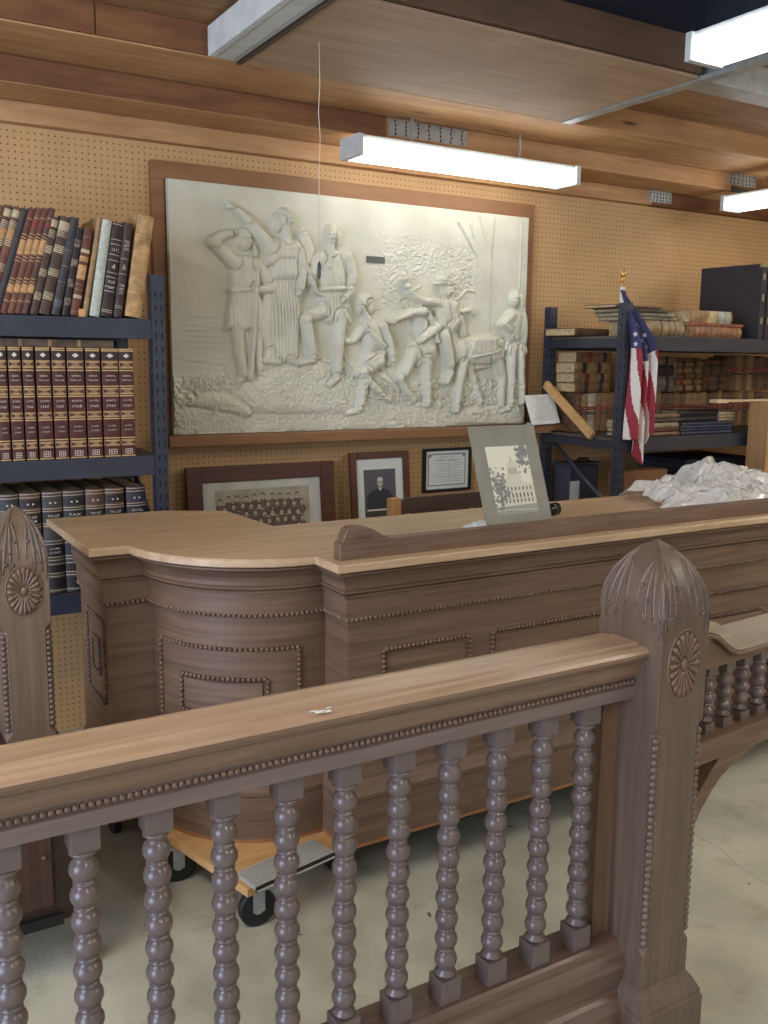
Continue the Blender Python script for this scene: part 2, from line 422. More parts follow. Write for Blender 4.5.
# pull cord
t = thing('pull_cord', 'thin white pull cord hanging from the plywood soffit in front of the relief', 'cord', (1.51, 2.98, 1.87))
bm = B(); tube(bm, [(1.51, 2.98, 2.64), (1.512, 2.979, 2.5), (1.508, 2.981, 2.42), (1.514, 2.98, 2.34), (1.51, 2.98, 2.2), (1.51, 2.98, 1.93)], 0.0016, 6); obj('cord', bm, letter_w, t)
bm = B(); lathe(bm, [(0.002, 0), (0.006, 0.01), (0.006, 0.05), (0.002, 0.06)], 1.51, 2.98, 8, 1.87); obj('pull', bm, mat('grey_weight', (70, 68, 66), 0.5), t)

# ------------------------------------------------------------------ steel racks
def post_bm(x, y, z1, w=0.048):
    bm = B()
    th = 0.003
    box(bm, x, x+w, y, y+th, 0.0, z1); box(bm, x, x+th, y+th, y+w, 0.0, z1); box(bm, x+w-th, x+w, y+th, y+w*0.5, 0, z1)
    z = 0.06
    while z < z1-0.04:
        for fx in (0.2, 0.68):
            xx = x + w*fx
            a = [(xx, z+0.024), (xx+0.008, z+0.024), (xx+0.006, z), (xx+0.002, z)]
            f = bm.faces.new([bm.verts.new((p, y-0.0006, q)) for p, q in a]); f.material_index = 1
        for q in (0.016,):
            a = [(y+q, z+0.02), (y+q+0.009, z+0.02), (y+q+0.007, z), (y+q+0.002, z)]
            f = bm.faces.new([bm.verts.new((x-0.0006, p, r)) for p, r in a]); f.material_index = 1
            f = bm.faces.new([bm.verts.new((x-0.0006, p+0.0155, r)) for p, r in ((y+q, z+0.006), (y+q+0.003, z+0.006), (y+q+0.003, z), (y+q, z))]); f.material_index = 2
        z += 0.05
    return bm
rivet = mat('rivet', (150, 154, 164), 0.4, 0.6)
def rack(label, x0, x1, yf, yb, zt, levels, notch):
    t = thing('steel_shelf', label, 'shelf', (x0, yf, 0), group='blue-grey steel shelving units')
    for x in (x0, x1-0.048):
        for y in (yf, yb-0.048): obj('post', post_bm(x, y, zt), [steel, steel_dark, rivet], t)
    for z in levels:
        for y in (yf+0.004, yb-0.05):
            bm = B(); box(bm, x0+0.048, x1-0.048, y, y+0.012, z-0.073, z, bev=0.002); box(bm, x0+0.048, x1-0.048, y+0.012, y+0.036, z-0.030, z-0.018)
            obj('beam', bm, steel, t)
        bm = B(); box(bm, x0+0.01, x1-0.01, yf+0.018, yb-0.04, z-0.018, z-0.004); obj('shelf_deck', bm, mat('shelf_board', (84, 74, 66), 0.7), t)
        for x in (x0+0.004, x1-0.03):
            bm = B(); box(bm, x, x+0.02, yf+0.05, yb-0.05, z-0.06, z-0.02); obj('side_rail', bm, steel, t)
    for x in (x0+0.01, x1-0.03):
        for za, zb in ((0.16, 0.62), (0.885, 1.20)):
            bm = B(); M = Matrix.Translation((x, 0, 0)); tube(bm, [(x+0.01, yf+0.08, za), (x+0.01, yb-0.05, zb)], 0.013, 4); obj('brace', bm, steel, t)
    return t
LZ = (1.735, 1.232, 0.735)
rack('blue-grey steel shelving unit at the left, full of ledgers and tax books', -0.95, 1.110, 3.45, 3.99, 1.895, LZ, 0)
rack('dark steel shelving unit at the right, behind the flag', 3.332, 5.9, 3.34, 3.93, 1.88, (1.728, 1.23, 0.62), 0)

# ------------------------------------------------------------------ books
def spine_pts(w, bulge, n=6):
    return [(-w/2 + w*i/n, -bulge*math.sin(PI*i/n)**0.8 if 0 < i < n else 0.0) for i in range(n+1)]
def make_book(name, label, group, w, h, d, cover, bands=(), lines=(), M=None, loc=(0, 0, 0), rot=(0, 0, 0), bulge=0.006, pg=None, shapes=(), cap=0.0):
    """spine faces -y, origin at the foot of the spine; bands=(z0,z1,material) ; lines=(text, z, h, material)"""
    t = thing(name, label, 'book', loc, rot, group)
    sp = spine_pts(w, bulge); th = min(0.003, w*0.12)
    bm = B()
    outer = [(x, y) for x, y in sp] + [(w/2, d)]
    poly = sp + [(w/2, d), (w/2-th, d), (w/2-th, 0.004)] + [(-w/2+th, 0.004), (-w/2+th, d), (-w/2, d)]
    prism(bm, poly, 'z', 0, h)
    obj('cover', bm, cover, t, world=False)
    bm = B(); box(bm, -w/2+th+0.0003, w/2-th-0.0003, 0.005, d-0.006, 0.004, h-0.004); obj('pages', bm, pg or paper, t, world=False)
    if bands:
        bm = B(); ms = []
        for z0, z1, m in bands:
            if m not in ms: ms.append(m)
            mi = ms.index(m)
            a = [bm.verts.new((x*1.01, y-0.0009, z0)) for x, y in sp]; b = [bm.verts.new((x*1.01, y-0.0009, z1)) for x, y in sp]
            for i in range(len(sp)-1):
                f = bm.faces.new((a[i], a[i+1], b[i+1], b[i])); f.material_index = mi
        obj('spine_band', bm, ms, t, world=False)
    if lines or shapes:
        bm = B(); ms = []
        for s, z, hh, m, wf in lines:
            if m not in ms: ms.append(m)
            text(bm, s, T((0, -bulge-0.0016, z)), hh, w*0.82, ms.index(m), wf*w)
        for pts, m in shapes:
            if m not in ms: ms.append(m)
            f = bm.faces.new([bm.verts.new((x*w, -bulge*0.9-0.0014, z)) for x, z in pts]); f.material_index = ms.index(m)
        obj('lettering', bm, ms, t, world=False)
    return t

# leaning ledgers on the top shelf of the left rack
red1, red2, red3 = leather((112, 62, 48)), leather((128, 80, 62)), leather((96, 66, 56))
tanb = leather((176, 140, 96)); cream = leather((206, 188, 150)); blk = leather((38, 32, 32)); slate = leather((66, 62, 66)); brn = leather((84, 62, 50))
lab_tan = mat('tan_label', (196, 158, 106), 0.7, col2=(170, 126, 84), nscale=80)
lab_red = mat('red_label', (132, 50, 50), 0.6)
TOPZ = 1.7355
def stripes(h, fr, m=gilt, t=0.0022): return [(h*f-t/2, h*f+t/2, m) for f in fr]
lean = [  # X, length, lean deg, width, cover, style, description
 (0.400, .372, 17.8, .024, red3, 'r', 'slim brown'), (0.426, .372, 17.8, .024, red1, 'r', 'slim reddish brown'),
 (0.452, .374, 17.7, .023, red2, 'r', 'slim worn tan and red'), (0.478, .374, 17.6, .025, red3, 'c', 'brown'), (0.505, .372, 17.6, .025, red2, 'c', 'brown'),
 (0.530, .370, 17.5, .022, slate, 'p', 'plain slate black'),
 (0.554, .372, 17.5, .023, red1, 'r', 'slim red'), (0.577, .376, 17.4, .022, red2, 'r', 'slim red'), (0.600, .376, 17.2, .022, red1, 'r', 'slim red'), (0.622, .378, 17.0, .021, red3, 'r', 'slim red'),
 (0.652, .344, 14.9, .026, brn, 'c', 'brown'), (0.687, .346, 14.9, .037, brn, 'c', 'thick brown'), (0.725, .346, 13.7, .030, slate, 's', 'slate blue'),
 (0.758, .311, 12.2, .024, blk, 't', 'narrow black'), (0.790, .310, 11.8, .032, red1, 'm', 'short mottled red'),
 (0.826, .352, 10.9, .018, tanb, 'p', 'tall thin tan'), (0.860, .342, 9.8, .036, mat('marbled_grey', (196, 200, 186), 0.8, col2=(168, 172, 156), nscale=90), 'p', 'grey-white paper bound'),
 (0.902, .335, 9.7, .042, leather((54, 36, 30)), '4', 'dark brown'), (0.943, .338, 8.9, .032, leather((70, 50, 42)), 'A', 'dark brown'),
 (0.999, .366, 9.4, .062, leather((206, 164, 110)), 'I', 'large light tan')]
seen = {}
ldesc = ['leftmost of the leaning row', 'second of the leaning row', 'third of the leaning row', 'fourth of the leaning row', 'two left of the slate one', 'the slate one',
  'first right of the slate one', 'second right of the slate one', 'third right of the slate one', 'last before the cream-banded one', 'with three cream band groups', 'with cream band groups',
  'with raised cords', 'with round pale patches', 'left of the tall tan one', 'poking up above its neighbours', 'left of the book marked 4',
  'marked with the number 4', 'marked with the letter A', 'beside the post']
for i, (x, L, a, w, cv, st, ds) in enumerate(lean):
    bands = []; lines = []; shapes = []
    if st == 'r':
        bands = stripes(L, (.12, .3, .33, .5, .53, .72, .75, .9)) + [(L*.56, L*.70, lab_tan), (L*.20, L*.28, lab_tan)]
        if i % 2: bands.append((L*.82, L*.87, lab_red))
    elif st == 'c':
        for f in (.18, .42, .66, .82):
            bands += stripes(L, (f-.02, f, f+.02, f+.04), cream, 0.004)
        bands += [(L*.9, L*.97, cream)] if i < 11 else [(L*.86, L*.95, mat('worn_cream', (182, 164, 138), .7))]
        bands += [(L*.70, L*.79, lab_tan)] if i < 9 else []
    elif st == 's':
        for f in (.2, .36, .52, .68, .84): bands += [(L*f, L*f+0.008, slate)]
        bands += stripes(L, (.34, .5, .66), gilt_d); bands += [(L*.08, L*.16, leather((92, 90, 98)))]
    elif st == 't':
        for f in (.12, .33, .56, .78): bands += [(L*f, L*f+0.026, mat('pale_patch', (140, 122, 106), .7, col2=(60, 50, 46), nscale=70))]
    elif st == 'm':
        bands = [(L*.42, L*.58, lab_tan), (L*.62, L*.68, lab_tan), (L*.72, L*.76, cream), (L*.2, L*.24, cream)] + stripes(L, (.05, .3, .36, .9), gilt_d)
    elif st == '4':
        bands = stripes(L, (.05, .07, .27, .32, .42, .47, .6, .66, .77, .82, .98), letter_w, 0.0015)
        lines = [('1 8 9 2', L*.71, .012, letter_w, .6), ('4', L*.535, .018, letter_w, .3), ('FROM', L*.37, .011, letter_w, .6), ('1887', L*.31, .010, letter_w, .5)]
    elif st == 'A':
        bands = stripes(L, (.1, .12, .46, .62), letter_w, 0.0012)
        lines = [('TAX', L*.80, .010, letter_w, .6), ('LIST', L*.76, .010, letter_w, .6), ('1901', L*.72, .010, letter_w, .6), ('A', L*.53, .020, letter_w, .4), ('TOWN', L*.34, .010, letter_w, .6), ('AND', L*.30, .010, letter_w, .5), ('CITY', L*.26, .010, letter_w, .5)]
    elif st == 'I':
        dk = mat('scored_line', (150, 112, 70), .8)
        bands = stripes(L, (.05, .22, .26, .40, .44, .62, .78, .82), dk, 0.0014)
        lines = [('INDEX', L*.74, .014, dk, .72)]
        arc = [(0.32*math.cos(k*PI/10), L*.47+0.05*math.sin(k*PI/10)) for k in range(11)]
        for p, q in zip(arc, arc[1:]): shapes.append(([p, q, (q[0]*.95, q[1]-.0018), (p[0]*.95, p[1]-.0018)], dk))
    make_book('ledger', '%s ledger on the top left shelf, %s' % (ds, ldesc[i]), 'leaning ledgers on the top left shelf', w*.94, L, 0.24, cv, bands, lines,
              loc=(x - (w/2)*0 , 3.475, TOPZ + math.sin(math.radians(a))*w/2), rot=(0, math.radians(a), 0), shapes=shapes, bulge=0.004 if w < .03 else .006)
# small offcut beneath the thin tan ledger
bm = B(); box(bm, 0.805, 0.826, 3.47, 3.5, TOPZ, TOPZ+0.028, bev=0.002); o = obj('wood_scrap', bm, yellow_ply_z); tag(o, 'small wood offcut under the tall thin tan ledger', 'wood scrap')

# the ten maroon tax books
maroon = leather((86, 40, 34)); navy = leather((58, 46, 42))
edges = [(.5176-.048, .5176-.003), (.5195, .5535), (.5601, .5999), (.6066, .6433), (.6510, .6982), (.7049, .7502), (.7572, .8137), (.8208, .8712), (.8785, .9371), (.9408, .9930)]
yrs = [('SOUTH', '1964'), ('NORTH', '1965'), ('NORTH', '1966'), ('SOUTH', '1966'), ('NORTH', '1967'), ('SOUTH', '1967'), ('NORTH', '1968'), ('SOUTH', '1968'), ('NORTH', '1969'), ('SOUTH', '1969')]
HB = 0.395
def fz(y): return HB*(463.9-y)/111.3
def tax_bands(f=fz, red=maroon, dk=navy, g=gilt, gd=gilt_d):
    b = []
    for y in (353.6, 355.4, 375.2, 391.2, 401, 424.3, 444.2, 463): b.append((f(y+.55), f(y-.55), g))
    b.append((f(364.2), f(356.4), dk))
    for a, c in ((373.2, 365.4), (399.6, 392.8), (422.8, 416.4), (452.4, 446)): b.append((f(a), f(c), gd))
    b.append((f(462.2), f(455), red))
    return b
def tax_shapes(f=fz, g=gilt, d=maroon, asp=0.045):
    s = [([(-.22, f(360.3)), (0, f(362.6)), (.22, f(360.3)), (0, f(358))], letter_w)]
    for a, c in ((373.2, 365.4), (399.6, 392.8), (422.8, 416.4), (452.4, 446)):
        m = (f(a)+f(c))/2; hh = (f(c)-f(a))
        for sx in (-1, 1):
            s.append(([(sx*.46, m+hh*.28), (sx*.46, m-hh*.28), (sx*.10, m)], d))
        s.append(([(-.4, m+hh*.42), (.4, m+hh*.42), (.4, m+hh*.32), (-.4, m+hh*.32)], g)); s.append(([(-.4, m-hh*.42), (.4, m-hh*.42), (.4, m-hh*.32), (-.4, m-hh*.32)], g))
    z0, z1 = f(461), f(456)
    for u in (-.24, -.08, .08, .24): s.append(([(u-.02, z0), (u+.02, z0), (u+.02, z1), (u-.02, z1)], letter_w))
    for q in (.0, .5, 1.0): zz = z0+(z1-z0)*q; s.append(([(-.26, zz-.0008), (.26, zz-.0008), (.26, zz+.0008), (-.26, zz+.0008)], letter_w))
    return s
for i, (a, b) in enumerate(edges):
    L = [('GENERAL', fz(380.6), .0055, letter_w, .62), ('TAX LIST', fz(385), .0055, letter_w, .7), (yrs[i][0], fz(405.6), .0065, letter_w, .62), (yrs[i][1], fz(411), .009, letter_w, .56),
         ('LOGAN', fz(431.5), .0052, letter_w, .45), ('COUNTY', fz(436), .0052, letter_w, .6)]
    make_book('tax_book', 'maroon and gilt tax book on the middle left shelf reading %s %s' % yrs[i], 'maroon tax books on the middle left shelf', b-a, HB-(0.004 if i > 7 else 0), 0.30, maroon, tax_bands(), L,
              loc=((a+b)/2, 3.47, 1.2325), shapes=tax_shapes(), bulge=0.003)
# ledger lying across them
t = thing('ledger', 'long brown ledger lying flat on top of the maroon tax books', 'book', (0.68, 3.49, 1.2325+HB))
bm = B(); box(bm, 0.40, 0.93, 3.50, 3.82, 1.6285, 1.6315); box(bm, 0.40, 0.93, 3.50, 3.82, 1.652, 1.655); box(bm, 0.40, 0.93, 3.494, 3.50, 1.6285, 1.655); obj('cover', bm, leather((108, 88, 70)), t)
bm = B(); box(bm, 0.404, 0.926, 3.502, 3.81, 1.6318, 1.6518); obj('pages', bm, paper, t)
bm = B()
for x in (.50, .60, .70, .80): box(bm, x, x+.012, 3.4925, 3.494, 1.629, 1.6545)
obj('spine_band', bm, tanb, t)

# the big dark tax books of the bottom shelf
low = [(.36, .432), (.436, .508), (.512, .574), (.578, .6486), (.6555, .7245), (.7286, .8030), (.8088, .8760), (.8800, .9500), (.9600, 1.0335)]
HL = 0.378
lt = [('TAX', 'LIST', (52, 40, 36)), ('TAX', 'LIST', (52, 40, 36)), ('TAX', 'LIST', (62, 58, 60)), ('TAX', 'LIST', (84, 58, 46)), ('TAX', 'LIST', (70, 62, 58)), ('TAX', 'LIST', (56, 54, 56)), ('TAX', 'LIST', (92, 64, 50)), ('TAX', 'LIST', (92, 62, 48)), ('PERSONAL', 'TAX LIST', (50, 50, 66))]
where = ['far left of the low shelf', 'second on the low shelf', 'third on the low shelf', 'right behind the carved post tip', 'with a dark blue title panel, left of the grey one', 'grey-brown with a two-line title', 'tan and black, third from the right', 'reddish, second from the right', 'navy banded, rightmost, titled PERSONAL TAX LIST']
for i, (a, b) in enumerate(low):
    c = lt[i][2]; cv = leather(c); dk = leather((34, 28, 28)) if i < 8 else leather((30, 34, 52)); gl = mat('dull_cream', (172, 150, 124), .6)
    h = HL; bands = []
    for f in (.985, .955, .835, .81, .69, .665, .52, .49, .36, .33, .29, .20, .17, .03): bands.append((h*f-.0016, h*f+.0016, gl))
    bands += [(h*.70, h*.80, dk), (h*.86, h*.93, dk if i % 2 else cv), (h*.37, h*.48, dk), (h*.21, h*.28, dk), (h*.05, h*.15, dk)]
    z = h*.89
    sh = [([(-.2, z), (0, z-.008), (.2, z), (0, z+.008)], letter_w), ([(-.1, z-.008), (0, z-.003), (.1, z-.008), (0, z-.012)], gilt), ([(-.1, z+.008), (0, z+.012), (.1, z+.008), (0, z+.003)], gilt)]
    L = [(lt[i][0]+(' LIST' if i < 8 and i != 5 else ''), h*.765, .009, letter_w, .6), ('TAX LIST' if i == 8 else ('LIST' if i == 5 else '1958'), h*.725, .009, letter_w, .55), ('LOGAN', h*.445, .008, letter_w, .5), ('COUNTY', h*.405, .008, letter_w, .6)]
    make_book('tax_book', 'dark tax book %s' % where[i], 'dark tax books on the low left shelf', b-a, h, 0.31, cv, bands, L, loc=((a+b)/2, 3.50, 0.7355), shapes=sh, bulge=0.012)

# ------------------------------------------------------------------ judge's bench
CX, CY = 1.20, 2.80
XR = 3.9
def bench_path(o, yb=3.15):
    """front outline of the bench, o metres outside the carcass"""
    r = 0.36 + o; ol = 0.70 - o*0.7
    p = [(ol, yb), (ol, 2.80-o*0.6)]
    yy = 2.80 - o*0.6
    a0 = math.atan2(yy-CY, -math.sqrt(max(r*r-(yy-CY)**2, 0)))
    if a0 > 0: a0 -= 2*PI
    xs = 1.26 - o*0.9
    a1 = math.atan2(-math.sqrt(r*r-(xs-CX)**2), xs-CX)
    n = 26
    for i in range(n+1):
        a = a0 + (a1-a0)*i/n
        if i == 0: a = a0
        p.append((CX+r*math.cos(a), CY+r*math.sin(a)))
    p += [(xs, 2.30-o), (XR, 2.30-o)]
    return p
BACK = [(XR, 2.84), (1.29, 2.84), (1.265, 3.12), (1.05, 3.15)]
def bench_sweep(prof, back=BACK, yb=3.15):
    bm = B(); rings = []
    for z, o in prof:
        rings.append([bm.verts.new((x, y, z)) for x, y in bench_path(o, yb)+list(back)])
    n = len(rings[0])
    for a, b in zip(rings, rings[1:]):
        for k in range(n): bm.faces.new((a[k], a[(k+1) % n], b[(k+1) % n], b[k]))
    bm.faces.new(list(reversed(rings[0]))); bm.faces.new(rings[-1])
    bmesh.ops.recalc_face_normals(bm, faces=bm.faces[:])
    return bm
def path_len(p): return sum(math.dist(a, b) for a, b in zip(p, p[1:]))
def beads_path(bm, p3, sp, r, flat=1.0, u=7, v=5):
    """row of beads along a 3-D polyline"""
    acc = sp/2
    for a, b in zip(p3, p3[1:]):
        L = math.dist(a, b)
        while acc < L:
            q = acc/L; sph(bm, [a[i]+(b[i]-a[i])*q for i in range(3)], r, u=u, v=v)
            acc += sp
        acc -= L
t = thing('judges_bench', 'long panelled oak judge bench with a curved corner bay and beaded mouldings', 'desk', (2.2, 2.6, 0.15))
obj('carcass', bench_sweep([(0.31, 0.0), (0.862, 0.0)]), oak_h, t)
obj('base_moulding', bench_sweep([(0.150, 0.022), (0.292, 0.022), (0.300, 0.026), (0.312, 0.026), (0.322, 0.018), (0.340, 0.008), (0.352, 0.002)]), oak_h, t)
bm = bench_sweep([(0.150, 0.0235), (0.160, 0.0235)]); obj('bottom_edge', bm, oak_raw, t)
obj('cornice', bench_sweep([(0.860, 0.016), (0.926, 0.018), (0.926, 0.027), (0.933, 0.029), (0.935, 0.022), (0.940, 0.022), (0.940, 0.035), (0.948, 0.037), (0.950, 0.031), (0.962, 0.031), (0.976, 0.036), (0.990, 0.047), (1.000, 0.062), (1.004, 0.074), (1.009, 0.074), (1.009, 0.058), (1.014, 0.058), (1.014, 0.0)]), oak_h, t)
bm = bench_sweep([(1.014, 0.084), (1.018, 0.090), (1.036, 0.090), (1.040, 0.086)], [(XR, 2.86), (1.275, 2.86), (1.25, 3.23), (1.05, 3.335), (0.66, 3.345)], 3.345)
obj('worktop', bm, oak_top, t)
bm = B()
# darker curved inlay seam of the corner worktop
pp = [(0.90+0.40*math.cos(a), 2.93+0.30*math.sin(a)*1.0, 1.0405) for a in np.linspace(PI*1.0, PI*0.42, 14)]
for a, b in zip(pp, pp[1:]):
    d = (Vector(b)-Vector(a)).normalized(); n = Vector((-d.y, d.x, 0))*0.0012
    bm.faces.new([bm.verts.new(Vector(q)+s) for q, s in ((a, -n), (b, -n), (b, n), (a, n))])
obj('worktop_seam', bm, dark_wood, t)
# beads under the frieze
bm = B(); beads_path(bm, [(x, y, 0.856) for x, y in bench_path(0.014)[1:]], 0.0155, 0.0072)
beads_path(bm, [(0.690, 3.14, 0.856), (0.690, 2.80, 0.856)], 0.0155, 0.0072)
obj('bead_moulding', bm, oak_x, t, smooth=True)
# beaded rectangles
def rect_flat(x0, x1, z0, z1, y, sp=0.0155, r=0.0072):
    bm = B(); beads_path(bm, [(x0, y, z0), (x0, y, z1), (x1, y, z1), (x1, y, z0), (x0, y, z0)], sp, r); return bm
def strip_frame(bm, x0, x1, z0, z1, y0, y1, w):
    box(bm, x0-w, x0, y0, y1, z0-w, z1+w); box(bm, x1, x1+w, y0, y1, z0-w, z1+w); box(bm, x0, x1, y0, y1, z1, z1+w); box(bm, x0, x1, y0, y1, z0-w, z0)
for (a, b) in ((1.380, 1.695), (1.785, 3.20), (3.29, 3.75)):
    obj('bead_frame', rect_flat(a, b, 0.44, 0.748, 2.297), oak_x, t, smooth=True)
    bm = B(); strip_frame(bm, a+.012, b-.012, 0.452, 0.736, 2.2945, 2.301, 0.003); box(bm, a+0.015, b-0.015, 2.2985, 2.3005, 0.455, 0.733, 1)
    obj('panel', bm, [oak_x, oak_x], t)
    obj('bead_frame', rect_flat(a+.09, b-.09, 0.53, 0.657, 2.296), oak_x, t, smooth=True)
    bm = B(); box(bm, a+.10, b-.10, 2.289, 2.299, 0.54, 0.647, bev=0.003); obj('raised_field', bm, oak_x, t)
# the same on the curved bay
def arc3(r, a0, a1, z, n=30): return [(CX+r*math.cos(math.radians(a0+(a1-a0)*i/n)), CY+r*math.sin(math.radians(a0+(a1-a0)*i/n)), z) for i in range(n+1)]
for (a0, a1, z0, z1, r) in ((-170, -94.8, 0.44, 0.750, 0.364), (-154, -110, 0.546, 0.658, 0.365)):
    bm = B()
    pl = arc3(r, a0, a1, z1); pb = arc3(r, a0, a1, z0)
    beads_path(bm, pl, 0.0155, 0.0072); beads_path(bm, pb, 0.0155, 0.0072)
    beads_path(bm, [pl[0], pb[0]], 0.0155, 0.0072); beads_path(bm, [pl[-1], pb[-1]], 0.0155, 0.0072)
    obj('bead_frame', bm, oak_x, t, smooth=True)
def curved_panel(a0, a1, z0, z1, r0, r1):
    bm = B(); n = 20
    A = []
    for r in (r0, r1):
        for z in (z0, z1): A.append([bm.verts.new(p) for p in arc3(r, a0, a1, z, n)])
    for i in range(n):
        bm.faces.new((A[2][i], A[2][i+1], A[3][i+1], A[3][i])); bm.faces.new((A[0][i], A[2][i], A[2][i+1], A[0][i+1])) ; bm.faces.new((A[1][i], A[1][i+1], A[3][i+1], A[3][i]))
    for i in (0, n): bm.faces.new((A[0][i], A[1][i], A[3][i], A[2][i]))
    bmesh.ops.recalc_face_normals(bm, faces=bm.faces[:]); return bm
obj('raised_field', curved_panel(-151.5, -112.5, 0.556, 0.648, 0.356, 0.367), oak_h, t)
# left end of the bench: beaded panel with a raised slot
bm = B(); x = 0.697
beads_path(bm, [(x, 2.85, 0.52), (x, 2.85, 0.785), (x, 3.06, 0.785), (x, 3.06, 0.52), (x, 2.85, 0.52)], 0.0155, 0.0072); obj('bead_frame', bm, oak_x, t, smooth=True)
bm = B(); beads_path(bm, [(x, 2.91, 0.60), (x, 2.91, 0.71), (x, 3.0, 0.71), (x, 3.0, 0.60), (x, 2.91, 0.60)], 0.0155, 0.0072); obj('bead_frame', bm, oak_x, t, smooth=True)
# crest board along the front edge of the worktop
zt = [(1.212, 1.040), (1.212, 1.088), (1.222, 1.094), (1.228, 1.112), (1.236, 1.128), (1.250, 1.134), (1.275, 1.134), (1.300, 1.130), (1.325, 1.120), (1.350, 1.104), (1.375, 1.095), (1.41, 1.092), (XR, 1.090), (XR, 1.040)]
bm = B(); prism(bm, zt, 'y', 2.262, 2.30); es = [e for e in bm.edges if abs(e.verts[0].co.y-e.verts[1].co.y) < 1e-6 and e.verts[0].co.y < 2.27]
bmesh.ops.bevel(bm, geom=es, offset=0.002, segments=1, affect='EDGES'); obj('crest_board', bm, oak_x, t)
bm = B()
for s, (cx, cz) in enumerate(((1.275, 1.104), (1.300, 1.100))):
    pts = []
    for k in range(26):
        a = k*0.36; r = 0.015*math.exp(-0.055*k)
        pts.append((cx + (r*math.cos(a) if s else -r*math.cos(a)), 2.2615, cz + r*math.sin(a)))
    tube(bm, pts, 0.0016, 5)
obj('carving', bm, oak_x, t)

# ------------------------------------------------------------------ railing
def ogive(s, h):
    R = (1+h*h)/2
    return lambda q: math.sqrt(max(R*R-(q*h)**2, 0))-(R-1)
def newel(bm, cx, cy, hx, hy, zb, zs, za, cz0, cz1, cs=0.017):
    """square post with chamfer stops between cz0 and cz1 and a four-sided pointed top"""
    def ring(z, kx, ky, c):
        p = [(-kx+c, -ky), (kx-c, -ky), (kx, -ky+c), (kx, ky-c), (kx-c, ky), (-kx+c, ky), (-kx, ky-c), (-kx, -ky+c)]
        return [bm.verts.new((cx+x, cy+y, z)) for x, y in p]
    e = 0.0012
    R = [ring(zb, hx, hy, e), ring(cz0-cs, hx, hy, e), ring(cz0, hx, hy, cs), ring(cz1, hx, hy, cs), ring(cz1+cs, hx, hy, e), ring(zs, hx, hy, e)]
    f = ogive(1, (za-zs)/hx*0.92)
    for i in range(1, 13):
        q = i/12.0*0.985
        s = max(f(q), 0.02); R.append(ring(zs+(za-zs)*q, hx*s, hy*s, e*s))
    for a, b in zip(R, R[1:]):
        for k in range(8): bm.faces.new((a[k], a[(k+1) % 8], b[(k+1) % 8], b[k]))
    bm.faces.new(R[-1]); bm.faces.new(list(reversed(R[0])))
    return f
def carve(bm, cx, cy, hx, hy, zs, za, f, face):
    """raised leaf ribs on one face of the pointed top"""
    def P(u, z, k=0.0):
        q = (z-zs)/(za-zs); s = f(min(q, .99)) if q > 0 else 1.0
        if face == 'y': return (cx+u*hx*s, cy-hy*s-0.0008+k, z-k*max(q, 0)*.6)
        return (cx-hx*s-0.0008+k, cy-u*hy*s, z-k*max(q, 0)*.6)
    def curve(pts, r0, r1, seg=5):
        n = 12
        P0, P1, P2, P3 = pts
        q = []
        rs = [(r0+(r1-r0)*i/n)*(0.45+0.65*math.sin(PI*min(1, (i+0.6)/n))) for i in range(n+1)]
        for i in range(n+1):
            a = i/n
            u = (1-a)**3*P0[0]+3*(1-a)**2*a*P1[0]+3*(1-a)*a*a*P2[0]+a**3*P3[0]
            z = (1-a)**3*P0[1]+3*(1-a)**2*a*P1[1]+3*(1-a)*a*a*P2[1]+a**3*P3[1]
            q.append(P(u, zs+z*(za-zs), rs[i]*0.5))
        tube(bm, q, rs, seg+3)
    for s in (-1, 1):
        curve([(s*.98, .93), (s*.97, .7), (s*.96, .3), (s*.965, -.22)], .0036, .0030)
        curve([(s*.94, .88), (s*.70, .80), (s*.62, .30), (s*.78, -.16)], .0062, .0050)
        curve([(s*.90, .78), (s*.50, .74), (s*.40, .30), (s*.50, -.12)], .0062, .0046)
        curve([(s*.80, .72), (s*.40, .78), (s*.16, .50), (s*.16, .10)], .0056, .0042)
        curve([(s*.86, .30), (s*.88, .12), (s*.90, -.05), (s*.88, -.30)], .0048, .0036)
        curve([(s*.50, -.12), (s*.42, .02), (s*.34, .06), (s*.26, -.02)], .0030, .0040)
        for (u, z) in ((.50, .22), (.30, .40), (.66, .02)):
            p = P(s*u, zs+z*(za-zs)); sph(bm, p, .0052, u=6, v=5)
def rosette(bm, cx, y, cz, rx, rz, n=20):
    for k in range(n):
        a = 2*PI*k/n
        pts = []; rs = []
        for i in range(7):
            q = 0.22+0.74*i/6
            pts.append((cx+rx*q*math.cos(a), y-0.001, cz+rz*q*math.sin(a)))
            rs.append((0.002+0.0062*(i/6)) * (1 if i < 6 else 0.55) * (rx/0.047))
        tube(bm, pts, rs, 6)
    sph(bm, (cx, y, cz), rx*.22, 0.007, rz*.20, 10, 6)
    pts = [(cx+rx*1.05*math.cos(2*PI*k/40), y, cz+rz*1.03*math.sin(2*PI*k/40)) for k in range(41)]
    tube(bm, pts, 0.0022, 5)
def corner_beads(bm, x, y, z0, z1, n, r):
    for k in range(n): 
        z = z0+(z1-z0)*(k+.5)/n
        sph(bm, (x, y, z), r, r, (z1-z0)/n*.56, 8, 6)
def square_block(bm, x, y, w, z0, z1): box(bm, x-w/2, x+w/2, y-w/2, y+w/2, z0, z1, 0, 0.002)

